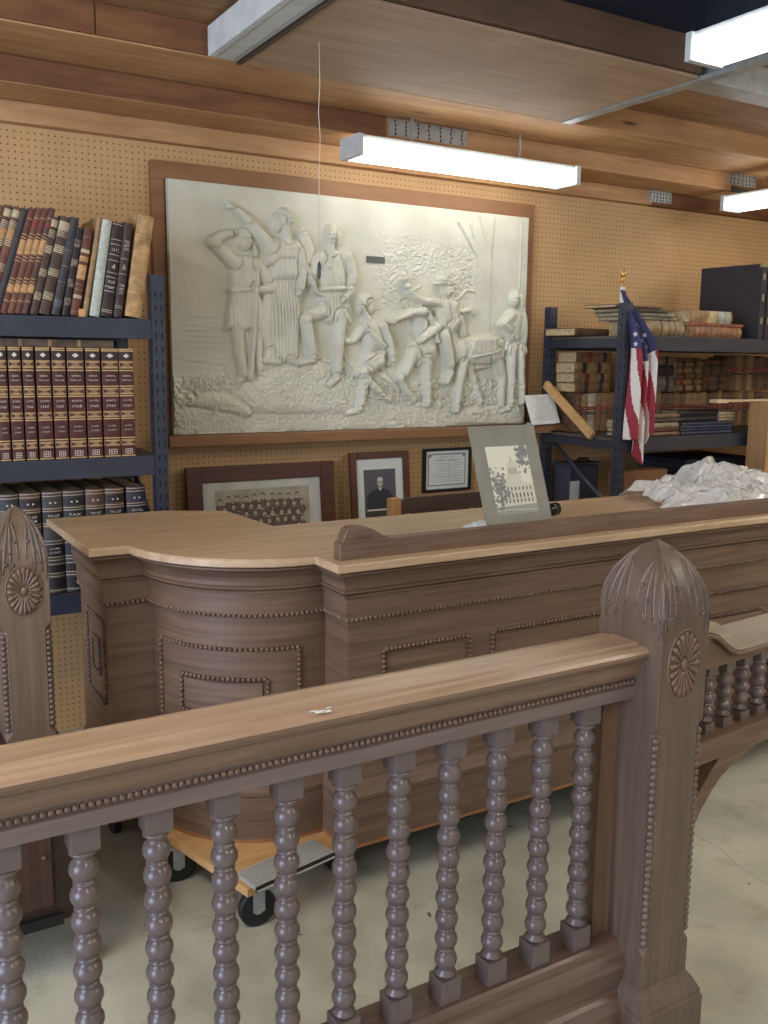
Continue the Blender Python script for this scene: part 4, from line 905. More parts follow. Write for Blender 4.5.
FIGS = [('p',[(0.02,0.002),(0.0231,0.1308),(0.1223,0.1554),(0.2705,0.1801),(0.3472,0.2414),(0.415,0.2769),(0.5532,0.3135),(0.6957,0.3238),(0.8113,0.2692),(0.8764,0.1753),(1.0315,0.126),(1.3227,0.0923),(1.6326,0.1026),(1.9154,0.1249),(1.9144,-0.0026)],0.014,0.0315,0,0.0),('p',[(0.2888,0.1447),(0.3566,0.2237),(0.4787,0.295),(0.6036,0.3229),(0.7165,0.2965),(0.8115,0.2413),(0.8548,0.1567),(0.8391,0.0672),(0.3069,0.078)],0.03,0.0473,0,0.0),('p',[(1.4466,0.0092),(1.4946,0.0691),(1.7622,0.1111),(1.9084,0.1303),(1.9144,-0.0026)],0.022,0.0158,0,0.0),('k',[(0.0679,0.1388,0.021),(0.104,0.147,0.0315),(0.1861,0.1416,0.042),(0.2696,0.1229,0.0368),(0.3261,0.0909,0.0263)],0.03,0.006),('e',0.0684,0.1603,0.021,0.021,0,0.03,0.006),('c',0.0502,0.1476,0.0105,0.0318,0.1222,0.0079,0.02,0.006),('c',0.1951,0.1284,0.0158,0.1759,0.0894,0.0105,0.02,0.006),('c',0.2883,0.1094,0.0158,0.3068,0.0735,0.0105,0.02,0.006),('c',0.1046,0.1728,0.0105,0.087,0.1901,0.0042,0.02,0.006),('p',[(0.2934,0.4501),(0.2733,0.3546),(0.2999,0.2502),(0.3472,0.2414),(0.3534,0.3557),(0.3594,0.4517)],0.026,0.0158,0,0.0),('k',[(0.2935,0.4587,0.0315),(0.3014,0.355,0.0289),(0.3189,0.259,0.0221)],0.034,0.006),('k',[(0.3786,0.4609,0.0315),(0.387,0.3649,0.0263),(0.3958,0.2857,0.0221)],0.03,0.006),('c',0.3188,0.2502,0.021,0.2901,0.2283,0.0158,0.02,0.006),('c',0.3956,0.2724,0.0189,0.4245,0.2503,0.0158,0.02,0.006),('p',[(0.2591,0.6283),(0.2283,0.4399),(0.2655,0.4494),(0.3025,0.433),(0.3499,0.4472),(0.3974,0.4352),(0.4362,0.4537),(0.3996,0.6349)],0.04,0.0263,0.016,0.0035),('p',[(0.2517,0.7374),(0.289,0.7691),(0.3634,0.7739),(0.4103,0.7385),(0.4091,0.6267),(0.2589,0.6156)],0.046,0.0368,0.02,0.0015),('c',0.2589,0.6156,0.0095,0.4043,0.6265,0.0095,0.012,0.038),('k',[(0.2747,0.7388,0.0341),(0.2207,0.7855,0.0294),(0.1853,0.8163,0.0273)],0.04,0.006),('k',[(0.1853,0.8163,0.0263),(0.2354,0.8489,0.0221),(0.2904,0.8613,0.0179)],0.034,0.006),('e',0.295,0.8617,0.0158,0.0168,0,0.038,0.008),('c',0.294,0.8709,0.0045,0.3289,0.8815,0.0032,0.019,0.012),('c',0.2946,0.8648,0.0045,0.3341,0.8732,0.0032,0.019,0.012),('c',0.2953,0.8586,0.0045,0.3351,0.8641,0.0032,0.019,0.012),('c',0.296,0.8524,0.0045,0.3319,0.8543,0.0032,0.019,0.012),('e',0.3261,0.8414,0.0425,0.0499,0,0.038400000000000004,0.006),('e',0.3316,0.835,0.0339,0.0499,0,0.048,0.006),('e',0.3462,0.8313,0.0063,0.013,0,0.012,0.0456),('e',0.3404,0.8445,0.0197,0.005,0,0.006,0.044640000000000006),('e',0.3417,0.815,0.011,0.005,0,0.005,0.0408),('e',0.3399,0.8388,0.0068,0.0053,0,-0.01,0),('e',0.3557,0.84,0.0063,0.0053,0,-0.01,0),('e',0.3418,0.8198,0.0118,0.0037,0,-0.006,0),('e',0.3228,0.8304,0.0084,0.0168,0,-0.006,0),('e',0.332,0.8645,0.0473,0.0236,0,0.036,0.006),('c',0.3736,0.8381,0.0131,0.3869,0.7711,0.0105,0.018,0.006),('k',[(0.396,0.7333,0.0315),(0.4287,0.6794,0.0289),(0.4427,0.6326,0.0263)],0.042,0.006),('k',[(0.4426,0.6283,0.0252),(0.3995,0.6263,0.021),(0.3712,0.6378,0.0179)],0.046,0.006),('e',0.3712,0.6421,0.0158,0.0168,0,0.055,0.008),('c',0.3729,0.6327,0.0045,0.3495,0.6235,0.0032,0.0275,0.012),('c',0.3718,0.639,0.0045,0.3451,0.6322,0.0032,0.0275,0.012),('c',0.3707,0.6453,0.0045,0.3435,0.6414,0.0032,0.0275,0.012),('c',0.3696,0.6516,0.0045,0.3448,0.6511,0.0032,0.0275,0.012),('k',[(0.3817,0.7282,0.0079),(0.3647,0.4953,0.0095),(0.3424,0.237,0.0105)],0.012,0.044),('p',[(0.4383,0.6799),(0.3978,0.4745),(0.4158,0.3565),(0.4445,0.3126),(0.5833,0.2957),(0.594,0.4576),(0.6048,0.6886)],0.036,0.0315,0.014,0.006),('k',[(0.4374,0.5847,0.0263),(0.4168,0.4532,0.0263),(0.4355,0.3833,0.0158)],0.018,0.02),('p',[(0.4208,0.833),(0.4687,0.8534),(0.5856,0.8576),(0.6252,0.8126),(0.6049,0.6974),(0.5848,0.67),(0.4477,0.6588),(0.4294,0.7482)],0.05,0.042,0.02,0.002),('p',[(0.4207,0.8244),(0.459,0.8442),(0.5659,0.8519),(0.6252,0.8126),(0.635,0.7167),(0.6049,0.7062),(0.5457,0.7552),(0.4872,0.7517),(0.458,0.7241),(0.4196,0.7219),(0.401,0.7635)],0.06,0.0263,0.022,0.003),('k',[(0.4396,0.8172,0.0368),(0.3834,0.8726,0.0315),(0.3374,0.9235,0.0263)],0.048,0.006),('k',[(0.3374,0.9235,0.0252),(0.3009,0.9495,0.0199),(0.2782,0.96,0.0158)],0.036,0.006),('e',0.2692,0.9674,0.0158,0.0168,0,0.036,0.008),('c',0.265,0.9585,0.0045,0.2363,0.9625,0.0032,0.018,0.012),('c',0.2678,0.9645,0.0045,0.2372,0.9722,0.0032,0.018,0.012),('c',0.2706,0.9704,0.0045,0.2413,0.9808,0.0032,0.018,0.012),('c',0.2734,0.9763,0.0045,0.2485,0.9886,0.0032,0.018,0.012),('e',0.5214,0.937,0.0425,0.0525,0,0.044800000000000006,0.006),('e',0.5272,0.9306,0.0339,0.0525,0,0.056,0.006),('e',0.5425,0.9267,0.0063,0.0137,0,0.012,0.0532),('e',0.5364,0.9408,0.0197,0.0053,0,0.006,0.05208),('e',0.538,0.9092,0.011,0.0053,0,0.005,0.047599999999999996),('e',0.5359,0.9347,0.0068,0.0053,0,-0.01,0),('e',0.5524,0.9361,0.0063,0.0053,0,-0.01,0),('e',0.5381,0.9144,0.0118,0.0037,0,-0.006,0),('e',0.5181,0.9256,0.0084,0.0168,0,-0.006,0),('e',0.4885,0.9189,0.0315,0.042,0,0.036,0.006),('c',0.527,0.892,0.021,0.5267,0.8491,0.0263,0.04,0.006),('k',[(0.6052,0.785,0.0315),(0.6049,0.6974,0.0263),(0.5897,0.635,0.0189)],0.05,0.006),('e',0.5796,0.617,0.0158,0.0168,0,0.052,0.008),('c',0.5906,0.6153,0.0045,0.5871,0.5803,0.0032,0.026,0.012),('c',0.5833,0.6164,0.0045,0.5753,0.578,0.0032,0.026,0.012),('c',0.576,0.6175,0.0045,0.5647,0.5797,0.0032,0.026,0.012),('c',0.5687,0.6186,0.0045,0.555,0.5854,0.0032,0.026,0.012),('e',0.6104,0.8811,0.0263,0.0289,0,0.036,0.006),('k',[(0.6203,0.8558,0.0289),(0.6402,0.8048,0.0289),(0.6401,0.7609,0.0236)],0.034,0.006),('k',[(0.4449,0.3569,0.021),(0.4252,0.3213,0.021),(0.4837,0.3129,0.0158)],0.03,0.006),('c',0.5433,0.3224,0.021,0.5833,0.3047,0.0158,0.026,0.006),('p',[(0.6856,0.8078),(0.7263,0.837),(0.788,0.8412),(0.8405,0.8),(0.8308,0.6462),(0.6957,0.631)],0.052,0.042,0.02,0.002),('p',[(0.6906,0.6397),(0.665,0.4954),(0.706,0.5057),(0.7579,0.48),(0.8103,0.4997),(0.8636,0.4829),(0.8308,0.6462)],0.05,0.0315,0.014,0.004),('k',[(0.6957,0.5414,0.0368),(0.6447,0.5217,0.0341),(0.6193,0.4986,0.0315)],0.05,0.006),('k',[(0.6193,0.4986,0.0315),(0.6394,0.4138,0.0273),(0.6546,0.3371,0.0221)],0.046,0.006),('k',[(0.6546,0.3234,0.021),(0.5985,0.3093,0.0158)],0.034,0.006),('k',[(0.7997,0.5176,0.0394),(0.7896,0.3938,0.0315),(0.7795,0.2691,0.0231)],0.046,0.006),('k',[(0.7796,0.2413,0.0221),(0.7428,0.2135,0.0189)],0.036,0.006),('c',0.6957,0.6399,0.0105,0.836,0.6509,0.0105,0.012,0.046),('k',[(0.6906,0.7817,0.0289),(0.6551,0.7178,0.0263),(0.6399,0.6728,0.021)],0.04,0.006),('e',0.6349,0.6858,0.0158,0.0168,0,0.046,0.008),('c',0.6244,0.6816,0.0045,0.611,0.6979,0.0032,0.023,0.012),('c',0.6314,0.6844,0.0045,0.6203,0.7041,0.0032,0.023,0.012),('c',0.6384,0.6872,0.0045,0.6305,0.7083,0.0032,0.023,0.012),('c',0.6454,0.69,0.0045,0.6418,0.7103,0.0032,0.023,0.012),('k',[(0.83,0.7904,0.0341),(0.8568,0.7109,0.0315),(0.8467,0.6378,0.0263)],0.05,0.006),('k',[(0.8467,0.6378,0.0252),(0.8152,0.6001,0.021)],0.05,0.006),('e',0.7994,0.5949,0.0158,0.0168,0,0.056,0.008),('c',0.8055,0.5864,0.0045,0.7861,0.57,0.0032,0.028,0.012),('c',0.8014,0.5921,0.0045,0.7776,0.5769,0.0032,0.028,0.012),('c',0.7974,0.5978,0.0045,0.7716,0.5852,0.0032,0.028,0.012),('c',0.7933,0.6034,0.0045,0.7683,0.5949,0.0032,0.028,0.012),('e',0.758,0.886,0.0397,0.0525,0,0.046400000000000004,0.006),('e',0.7518,0.8785,0.0316,0.0525,0,0.058,0.006),('e',0.7368,0.8721,0.0059,0.0137,0,0.012,0.0551),('e',0.7428,0.8875,0.0184,0.0053,0,0.006,0.05394000000000001),('e',0.7411,0.8548,0.0103,0.0053,0,0.005,0.049300000000000004),('e',0.7275,0.8802,0.0068,0.0053,0,-0.01,0),('e',0.7449,0.8815,0.0063,0.0053,0,-0.01,0),('e',0.7411,0.8601,0.011,0.0037,0,-0.006,0),('e',0.7608,0.8747,0.0084,0.0168,0,-0.006,0),('e',0.788,0.8679,0.021,0.0473,0,0.03,0.006),('c',0.7468,0.8384,0.021,0.7468,0.8118,0.0263,0.04,0.006),('k',[(0.62,0.7334,0.0084),(0.6651,0.6296,0.0084),(0.6957,0.6131,0.0084)],0.014,0.04),('c',0.7314,0.8108,0.0084,0.7315,0.7398,0.0084,0.012,0.05),('k',[(0.847,0.574,0.0105),(0.837,0.4638,0.0079)],0.02,0.006),('e',0.9176,0.5841,0.0369,0.0446,0,0.038400000000000004,0.006),('e',0.9112,0.5765,0.0293,0.0446,0,0.048,0.006),('e',0.8966,0.5712,0.0055,0.0116,0,0.012,0.0456),('e',0.9024,0.5847,0.0171,0.0045,0,0.006,0.044640000000000006),('e',0.9009,0.5558,0.0096,0.0045,0,0.005,0.0408),('e',0.8869,0.5787,0.0068,0.0053,0,-0.01,0),('e',0.9051,0.5794,0.0063,0.0053,0,-0.01,0),('e',0.9008,0.5604,0.0102,0.0037,0,-0.006,0),('e',0.92,0.5729,0.0084,0.0168,0,-0.006,0),('e',0.938,0.6051,0.042,0.0315,0,0.032,0.006),('e',0.9601,0.5691,0.0263,0.0368,0,0.024,0.006),('c',0.9277,0.5448,0.0184,0.9498,0.5038,0.0263,0.034,0.006),('p',[(0.9065,0.4933),(0.9605,0.5227),(1.0267,0.5061),(1.0388,0.4312),(1.0509,0.3651),(0.9512,0.3544),(0.9179,0.4193)],0.046,0.042,0.0,0),('k',[(0.9174,0.4843,0.0105),(0.9614,0.4389,0.0116),(1.0282,0.3932,0.0116)],0.012,0.046),('k',[(1.027,0.4873,0.0263),(1.0614,0.4127,0.0242),(1.0792,0.3464,0.021)],0.046,0.006),('e',1.0795,0.3274,0.0158,0.0168,0,0.04,0.008),('c',1.0918,0.3245,0.0045,1.0883,0.2946,0.0032,0.02,0.012),('c',1.0836,0.3264,0.0045,1.0752,0.2941,0.0032,0.02,0.012),('c',1.0754,0.3283,0.0045,1.0633,0.2969,0.0032,0.02,0.012),('c',1.0673,0.3302,0.0045,1.0524,0.3031,0.0032,0.02,0.012),('k',[(0.9175,0.4658,0.0236),(0.8747,0.4184,0.021),(0.8373,0.4085,0.0158)],0.034,0.006),('e',0.832,0.413,0.0158,0.0168,0,0.03,0.008),('c',0.8416,0.4069,0.0045,0.8326,0.3882,0.0032,0.015,0.012),('c',0.8352,0.411,0.0045,0.8216,0.3922,0.0032,0.015,0.012),('c',0.8288,0.415,0.0045,0.8122,0.3981,0.0032,0.015,0.012),('c',0.8224,0.419,0.0045,0.8044,0.4059,0.0032,0.015,0.012),('p',[(0.9293,0.3635),(1.0507,0.3746),(1.0297,0.2698),(0.9739,0.2886),(0.9083,0.2601),(0.8971,0.3069)],0.052,0.0263,0.012,0.003),('k',[(1.0068,0.3172,0.0341),(0.941,0.279,0.0341),(0.9028,0.2694,0.0315)],0.054,0.006),('k',[(0.9029,0.2647,0.0294),(0.9525,0.2222,0.0242),(1.0198,0.1646,0.0179)],0.046,0.006),('k',[(0.9301,0.2695,0.0315),(0.92,0.175,0.0263),(0.8987,0.0993,0.0189)],0.04,0.006),('k',[(0.8987,0.0898,0.0189),(0.8445,0.0765,0.0158)],0.03,0.006),('c',1.0199,0.155,0.0158,1.0652,0.1353,0.0126,0.03,0.006),('k',[(0.8157,0.4724,0.0073),(0.8002,0.394,0.0073),(0.8378,0.3158,0.0073),(0.8974,0.2694,0.0073)],0.018,0.003),('c',1.0411,0.2507,0.0158,1.1215,0.1831,0.0158,0.02,0.006),('e',1.2572,0.3679,0.0893,0.0788,0,0.048,0.006),('k',[(1.2921,0.3879,0.0525),(1.2609,0.4744,0.042),(1.242,0.5412,0.0315)],0.04,0.006),('k',[(1.1992,0.3526,0.0368),(1.1545,0.2702,0.0263),(1.1206,0.2411,0.0221)],0.046,0.006),('k',[(1.1206,0.2411,0.021),(1.156,0.1829,0.0179),(1.2034,0.1336,0.0179)],0.04,0.006),('k',[(1.2818,0.3195,0.0341),(1.284,0.2214,0.0242),(1.2864,0.1127,0.0189)],0.042,0.006),('p',[(1.4044,0.4388),(1.7486,0.4562),(1.8042,0.3753),(1.7547,0.3028),(1.5635,0.2713),(1.4264,0.3008)],0.042,0.0578,0,0.0),('k',[(1.4734,0.3708,0.063),(1.6867,0.3839,0.0683)],0.03,0.022),('k',[(1.4489,0.3705,0.063),(1.3974,0.4779,0.0473),(1.3249,0.5051,0.0368)],0.038,0.006),('k',[(1.3254,0.4858,0.0315),(1.2673,0.4456,0.0242),(1.2328,0.4207,0.0179)],0.056,0.01),('e',1.2386,0.4209,0.0179,0.0179,0,0.05,0.01),('c',1.3485,0.5155,0.0105,1.3595,0.5498,0.0053,0.04,0.006),('k',[(1.5001,0.3012,0.0368),(1.4718,0.2109,0.0263),(1.457,0.08,0.0189)],0.044,0.006),('k',[(1.5503,0.2915,0.0263),(1.5914,0.1901,0.0189),(1.6193,0.1183,0.0158)],0.022,0.006),('k',[(1.7137,0.3537,0.042),(1.7567,0.2513,0.0263),(1.7493,0.1061,0.0189)],0.032,0.006),('p',[(1.5455,0.4418),(1.6969,0.4551),(1.7,0.3739),(1.5862,0.3472),(1.5228,0.3715)],0.06,0.0158,0,0.0),('c',1.5485,0.3468,0.0084,1.7,0.3739,0.0084,0.012,0.05),('k',[(1.7498,0.4257,0.0158),(1.8051,0.3547,0.0189),(1.8351,0.2721,0.0158)],0.02,0.006),('p',[(1.3104,0.6204),(1.405,0.6436),(1.4544,0.6067),(1.4702,0.4797),(1.4105,0.4389),(1.3375,0.4764)],0.056,0.042,0.018,0.003),('k',[(1.3344,0.6069,0.0242),(1.258,0.6087,0.021),(1.1998,0.6301,0.0184),(1.1706,0.6571,0.0158)],0.05,0.006),('e',1.1589,0.6754,0.0158,0.0168,0,0.046,0.008),('c',1.1471,0.6711,0.0045,1.1266,0.7002,0.0032,0.023,0.012),('c',1.155,0.674,0.0045,1.1364,0.7081,0.0032,0.023,0.012),('c',1.1629,0.6768,0.0045,1.148,0.7123,0.0032,0.023,0.012),('c',1.1709,0.6797,0.0045,1.1613,0.7129,0.0032,0.023,0.012),('k',[(1.4304,0.5961,0.0289),(1.4447,0.5183,0.0263),(1.3853,0.4776,0.021)],0.052,0.006),('k',[(1.3741,0.448,0.0341),(1.4002,0.3698,0.0294),(1.4142,0.3007,0.0231)],0.062,0.01),('k',[(1.415,0.2709,0.0221),(1.3859,0.2212,0.0189)],0.052,0.01),('k',[(1.2474,0.5605,0.0284),(1.184,0.5535,0.0252),(1.1161,0.5276,0.0199),(1.0769,0.5123,0.0168)],0.058,0.008),('c',1.2353,0.5839,0.0095,1.2521,0.6132,0.0053,0.03,0.006),('e',1.0769,0.5075,0.0137,0.0137,0,0.02,0.045),('e',1.1895,0.5632,0.0053,0.0053,0,-0.008,0),('k',[(1.2765,0.5615,0.0084),(1.3074,0.495,0.0095),(1.3389,0.4179,0.0084)],0.014,0.04),('e',1.3924,0.6672,0.0271,0.0394,0,0.054,0.006),('e',1.4076,0.6636,0.005,0.0102,0,0.012,0.0513),('e',1.4011,0.6756,0.0158,0.0039,0,0.006,0.05022),('e',1.4037,0.6489,0.0088,0.0039,0,0.005,0.045899999999999996),('e',1.3989,0.6704,0.0068,0.0053,0,-0.01,0),('e',1.4193,0.6714,0.0063,0.0053,0,-0.01,0),('e',1.4035,0.6532,0.0095,0.0037,0,-0.006,0),('e',1.3835,0.6632,0.0084,0.0168,0,-0.006,0),('e',1.3736,0.7001,0.0499,0.0126,4,0.052,0.006),('e',1.3672,0.7189,0.0315,0.021,0,0.05,0.006),('e',1.4614,0.5728,0.0236,0.0289,0,0.03,0.006),('k',[(1.4921,0.569,0.0137),(1.5411,0.5805,0.0126),(1.5665,0.5616,0.0126)],0.022,0.006),('k',[(1.481,0.5293,0.0263),(1.5077,0.4608,0.0263)],0.02,0.006),('e',1.8269,0.6496,0.0312,0.042,0,0.0368,0.006),('e',1.8194,0.6412,0.0248,0.042,0,0.046,0.006),('e',1.8045,0.6357,0.0046,0.0109,0,0.012,0.043699999999999996),('e',1.81,0.6497,0.0144,0.0042,0,0.006,0.04278),('e',1.8095,0.6197,0.0081,0.0042,0,0.005,0.039099999999999996),('e',1.7927,0.6433,0.0068,0.0053,0,-0.01,0),('e',1.8149,0.6442,0.0063,0.0053,0,-0.01,0),('e',1.8093,0.6246,0.0087,0.0037,0,-0.006,0),('e',1.8286,0.6375,0.0084,0.0168,0,-0.006,0),('k',[(1.8584,0.6529,0.021),(1.8744,0.5924,0.021)],0.034,0.006),('p',[(1.7632,0.5783),(1.8211,0.6007),(1.8881,0.5827),(1.9017,0.4285),(1.7763,0.4159),(1.7474,0.4867)],0.046,0.0368,0.02,0.002),('k',[(1.7966,0.5592,0.0263),(1.7462,0.5171,0.0231),(1.7865,0.4877,0.0189)],0.046,0.006),('e',1.8827,0.4798,0.0242,0.1208,0,0.042,0.008),('p',[(1.7694,0.426),(1.9013,0.4389),(1.9118,0.3559),(1.8439,0.3758),(1.7858,0.3442),(1.7514,0.3848)],0.046,0.021,0.014,0.003),('k',[(1.8104,0.3857,0.0341),(1.8094,0.2513,0.0273),(1.8021,0.1054,0.021)],0.044,0.006),('k',[(1.8701,0.3866,0.0315),(1.8761,0.2513,0.0263),(1.882,0.1148,0.0199)],0.038,0.006),('k',[(1.803,0.0844,0.0199),(1.7507,0.0696,0.0158)],0.028,0.006),('p',[(1.5628,1.0487),(1.6994,1.0603),(1.6827,0.834),(1.6848,0.4346),(1.5458,0.4318),(1.5595,0.7777)],0.006,0.021,0,0.0),('k',[(1.6062,1.0427,0.0053),(1.6074,0.8293,0.0053),(1.6017,0.6323,0.0053),(1.6141,0.4532,0.0053)],0.003,0.003),('k',[(1.6622,1.0474,0.0053),(1.6638,0.8328,0.0053),(1.6584,0.6346,0.0053),(1.6713,0.4545,0.0053)],0.003,0.003),('k',[(1.467,1.0025,0.0073),(1.5302,0.9212,0.0073),(1.5819,0.8473,0.0073)],0.009,0.003),('k',[(1.5877,1.0412,0.0073),(1.6286,0.938,0.0073),(1.6694,0.8528,0.0073)],0.009,0.003),('k',[(1.54,0.9988,0.0063),(1.5667,0.9335,0.0063)],0.006,0.003),('k',[(1.8617,1.0246,0.0053),(1.8632,0.8451,0.0053),(1.8628,0.7039,0.0053)],0.002,0.003),('k',[(1.126,0.6128,0.0063),(1.2506,0.6845,0.0053)],0.004,0.003),('k',[(1.4659,0.6267,0.0063),(1.5256,0.6782,0.0063),(1.5754,0.6706,0.0063)],0.008,0.003)]

# ------------------------------------------------------------------ plaster relief
RW, RH, RX_, RZ_, RY_ = 1.910, 1.058, 1.290, 1.268, 3.955
def vnoise(nx, nz, fx, fz, seed):
    r = np.random.RandomState(seed); g = r.rand(int(fz)+3, int(fx)+3)
    x = np.linspace(0, fx, nx); z = np.linspace(0, fz, nz)
    xi = x.astype(int); zi = z.astype(int); a = x-xi; b = z-zi
    a = a*a*(3-2*a); b = b*b*(3-2*b)
    A = a[None, :]; Bz = b[:, None]
    return (g[zi][:, xi]*(1-A)+g[zi][:, xi+1]*A)*(1-Bz) + (g[zi+1][:, xi]*(1-A)+g[zi+1][:, xi+1]*A)*Bz
def relief():
    nx, nz = 700, 390
    X, Z = np.meshgrid(np.linspace(0, RW, nx), np.linspace(0, RH, nz))
    H = np.zeros_like(X)
    def sd_poly(pts):
        d = np.full(X.shape, 1e9); ins = np.zeros(X.shape, bool); n = len(pts)
        for i in range(n):
            x1, z1 = pts[i]; x2, z2 = pts[(i+1) % n]
            ex, ez = x2-x1, z2-z1; L = ex*ex+ez*ez+1e-12
            t = np.clip(((X-x1)*ex+(Z-z1)*ez)/L, 0, 1)
            d = np.minimum(d, np.hypot(X-x1-t*ex, Z-z1-t*ez))
            c = ((z1 > Z) != (z2 > Z)) & (X < (x2-x1)*(Z-z1)/((z2-z1) if abs(z2-z1) > 1e-9 else 1e-9)+x1)
            ins ^= c
        return np.where(ins, d, -d)
    # background: faint water lines, foliage, rough ground
    fr = lambda s, a, b: vnoise(nx, nz, a, b, s)
    px = X/RW; pz = Z/RH
    water = np.exp(-((px-0.12)/0.12)**2)*np.clip((0.52-pz)/0.1, 0, 1)
    H += 0.006*water*fr(3, 18, 90)
    leaf = np.clip(1-((px-0.70)/0.20)**2, 0, 1)*np.clip(1-((pz-0.62)/0.26)**2, 0, 1)
    lf = np.abs(fr(5, 150, 88)-0.5)*2
    H += 0.009*leaf**0.5*np.clip(0.75-lf*1.3, 0, 1)*np.clip((fr(6, 12, 8)-0.25)*4, 0, 1)
    ground = np.clip((0.25-pz+0.12*np.exp(-((px-0.32)/0.16)**2))/0.05, 0, 1)
    rock = np.abs(0.6*fr(8, 105, 62)+0.4*fr(12, 190, 100)-0.5)*2.4
    H += ground*(0.017*np.clip(1-rock, 0, 1)**1.3+0.008*fr(9, 60, 34))
    grass = np.clip((0.34-pz)/0.08, 0, 1)*np.clip((px-0.45)/0.05, 0, 1)*np.clip((0.95-px)/0.05, 0, 1)
    H += grass*0.005*fr(10, 190, 22)
    H += 0.0012*fr(11, 30, 20)
    base = H.copy()
    F = np.zeros_like(H)
    for f in FIGS:
        if f[0] in 'ck':
            if f[0] == 'c': P_s = [(f[1], f[2], f[3]), (f[4], f[5], f[6])]; h, b = f[7], f[8]
            else: P_s, h, b = f[1], f[2], f[3]
            m = max(p[2] for p in P_s)*1.4+0.004
            xs = [p[0] for p in P_s]; zs_ = [p[1] for p in P_s]
            i0, i1 = np.searchsorted(X[0], [min(xs)-m, max(xs)+m]); j0, j1 = np.searchsorted(Z[:, 0], [min(zs_)-m, max(zs_)+m])
            if i1 <= i0 or j1 <= j0: continue
            x = X[j0:j1, i0:i1]; z = Z[j0:j1, i0:i1]; q = np.full(x.shape, 9.0)
            for (x1, z1, r1), (x2, z2, r2) in zip(P_s, P_s[1:]):
                ex, ez = x2-x1, z2-z1; L = ex*ex+ez*ez+1e-12
                t = np.clip(((x-x1)*ex+(z-z1)*ez)/L, 0, 1); r = r1+(r2-r1)*t
                q = np.minimum(q, np.hypot(x-x1-t*ex, z-z1-t*ez)/np.maximum(r, 1e-4))
            v = np.where(q < 1, b+h*np.sqrt(np.clip(1-q*q, 0, 1)), 0)
            if h > 0.02 and m > 0.018:
                s_ = F[j0:j1, i0:i1]; g = np.clip(1-np.abs(q-1.12)/0.2, 0, 1)*0.015; F[j0:j1, i0:i1] = np.where(s_ > 0.012, np.maximum(s_-g, 0.008), s_)
            F[j0:j1, i0:i1] = np.maximum(F[j0:j1, i0:i1], v)
        elif f[0] == 'e':
            _, cx, cz, rx, rz, a, h, b = f
            q = np.hypot((X-cx)/rx, (Z-cz)/rz)
            if h < 0: F = F + np.where(q < 1, h*(1-q*q), 0); continue
            if b < 0.02: F = np.where(F > 0.012, np.maximum(F-np.clip(1-np.abs(q-1.12)/0.2, 0, 1)*0.015, 0.008), F)
            F = np.maximum(F, np.where(q < 1, b+h*np.sqrt(np.clip(1-q*q, 0, 1)), 0))
        else:
            _, pts, h, soft, fold, fa = f
            d = sd_poly(pts)
            q = np.clip(d/soft, 0, 1); v = h*np.sqrt(np.clip(1-(1-q)**2, 0, 1))
            if fold: v = v + (q > 0)*fa*np.sin(X/fold*2*PI*0.8+Z*14+9*fr(20, 16, 8))*(0.35+0.8*fr(21, 24, 14))*np.clip(q*1.5, 0, 1)
            F = np.maximum(F, v)
    # soften the figures and carve a fine surface
    def blur(A, k):
        for _ in range(k):
            A = (np.roll(A, 1, 0)+np.roll(A, -1, 0)+2*A)/4; A = (np.roll(A, 1, 1)+np.roll(A, -1, 1)+2*A)/4
        return A
    Fs = 0.6*F+0.4*blur(F, 1)
    H = np.where(Fs > 0.004, Fs*0.95+base*0.35, base) + (Fs > 0.01)*0.003*(fr(30, 210, 60)-0.5)
    return X, Z, H, nx, nz
rl = thing('plaster_relief', 'large white plaster relief of pioneers, a crouching boy and a rider on horseback', 'relief', (RX_, RY_, RZ_))
X, Z, Hh, nx, nz = relief()
edge = 0.0
vx = np.zeros((nx*nz, 3), np.float32); vx[:, 0] = X.ravel(); vx[:, 1] = -Hh.ravel()-0.028; vx[:, 2] = Z.ravel()
idx = np.arange(nx*nz).reshape(nz, nx)
q = np.stack([idx[:-1, :-1].ravel(), idx[:-1, 1:].ravel(), idx[1:, 1:].ravel(), idx[1:, :-1].ravel()], 1)
ring = np.concatenate([idx[0, :], idx[1:, -1], idx[-1, -2::-1], idx[-2:0:-1, 0]])
bk = vx[ring].copy(); bk[:, 1] = 0.0
n0 = len(vx); vx = np.concatenate([vx, bk]); m = len(ring)
k = np.arange(m); k2 = (k+1) % m
side = np.stack([ring[k], n0+k, n0+k2, ring[k2]], 1)
faces = np.concatenate([q, side])
me = bpy.data.meshes.new('relief_panel')
me.vertices.add(len(vx)); me.vertices.foreach_set('co', vx.ravel())
me.loops.add(len(faces)*4); me.loops.foreach_set('vertex_index', faces.ravel().astype(np.int32))
me.polygons.add(len(faces)); me.polygons.foreach_set('loop_start', np.arange(0, len(faces)*4, 4, dtype=np.int32))
me.polygons.foreach_set('loop_total', np.full(len(faces), 4, np.int32))
me.update(calc_edges=True); me.validate()
sm = np.ones(len(faces), bool); sm[len(q):] = False; me.polygons.foreach_set('use_smooth', sm)
me.materials.append(plaster)
ro = bpy.data.objects.new('relief_panel', me); COL.objects.link(ro); ro.parent = rl
bm = B(); box(bm, 2.235, 2.335, 3.921, 3.9245, 2.045, 2.075, bev=0.001); pq = obj('plaque', bm, mat('dark_plaque', (92, 92, 86), .5), rl); pq['label'] = 'small dark blank plaque'
bk_ = thing('backing_frame', 'brown wooden backing board and frame around the plaster relief', 'frame', (2.26, 3.99, 1.268))
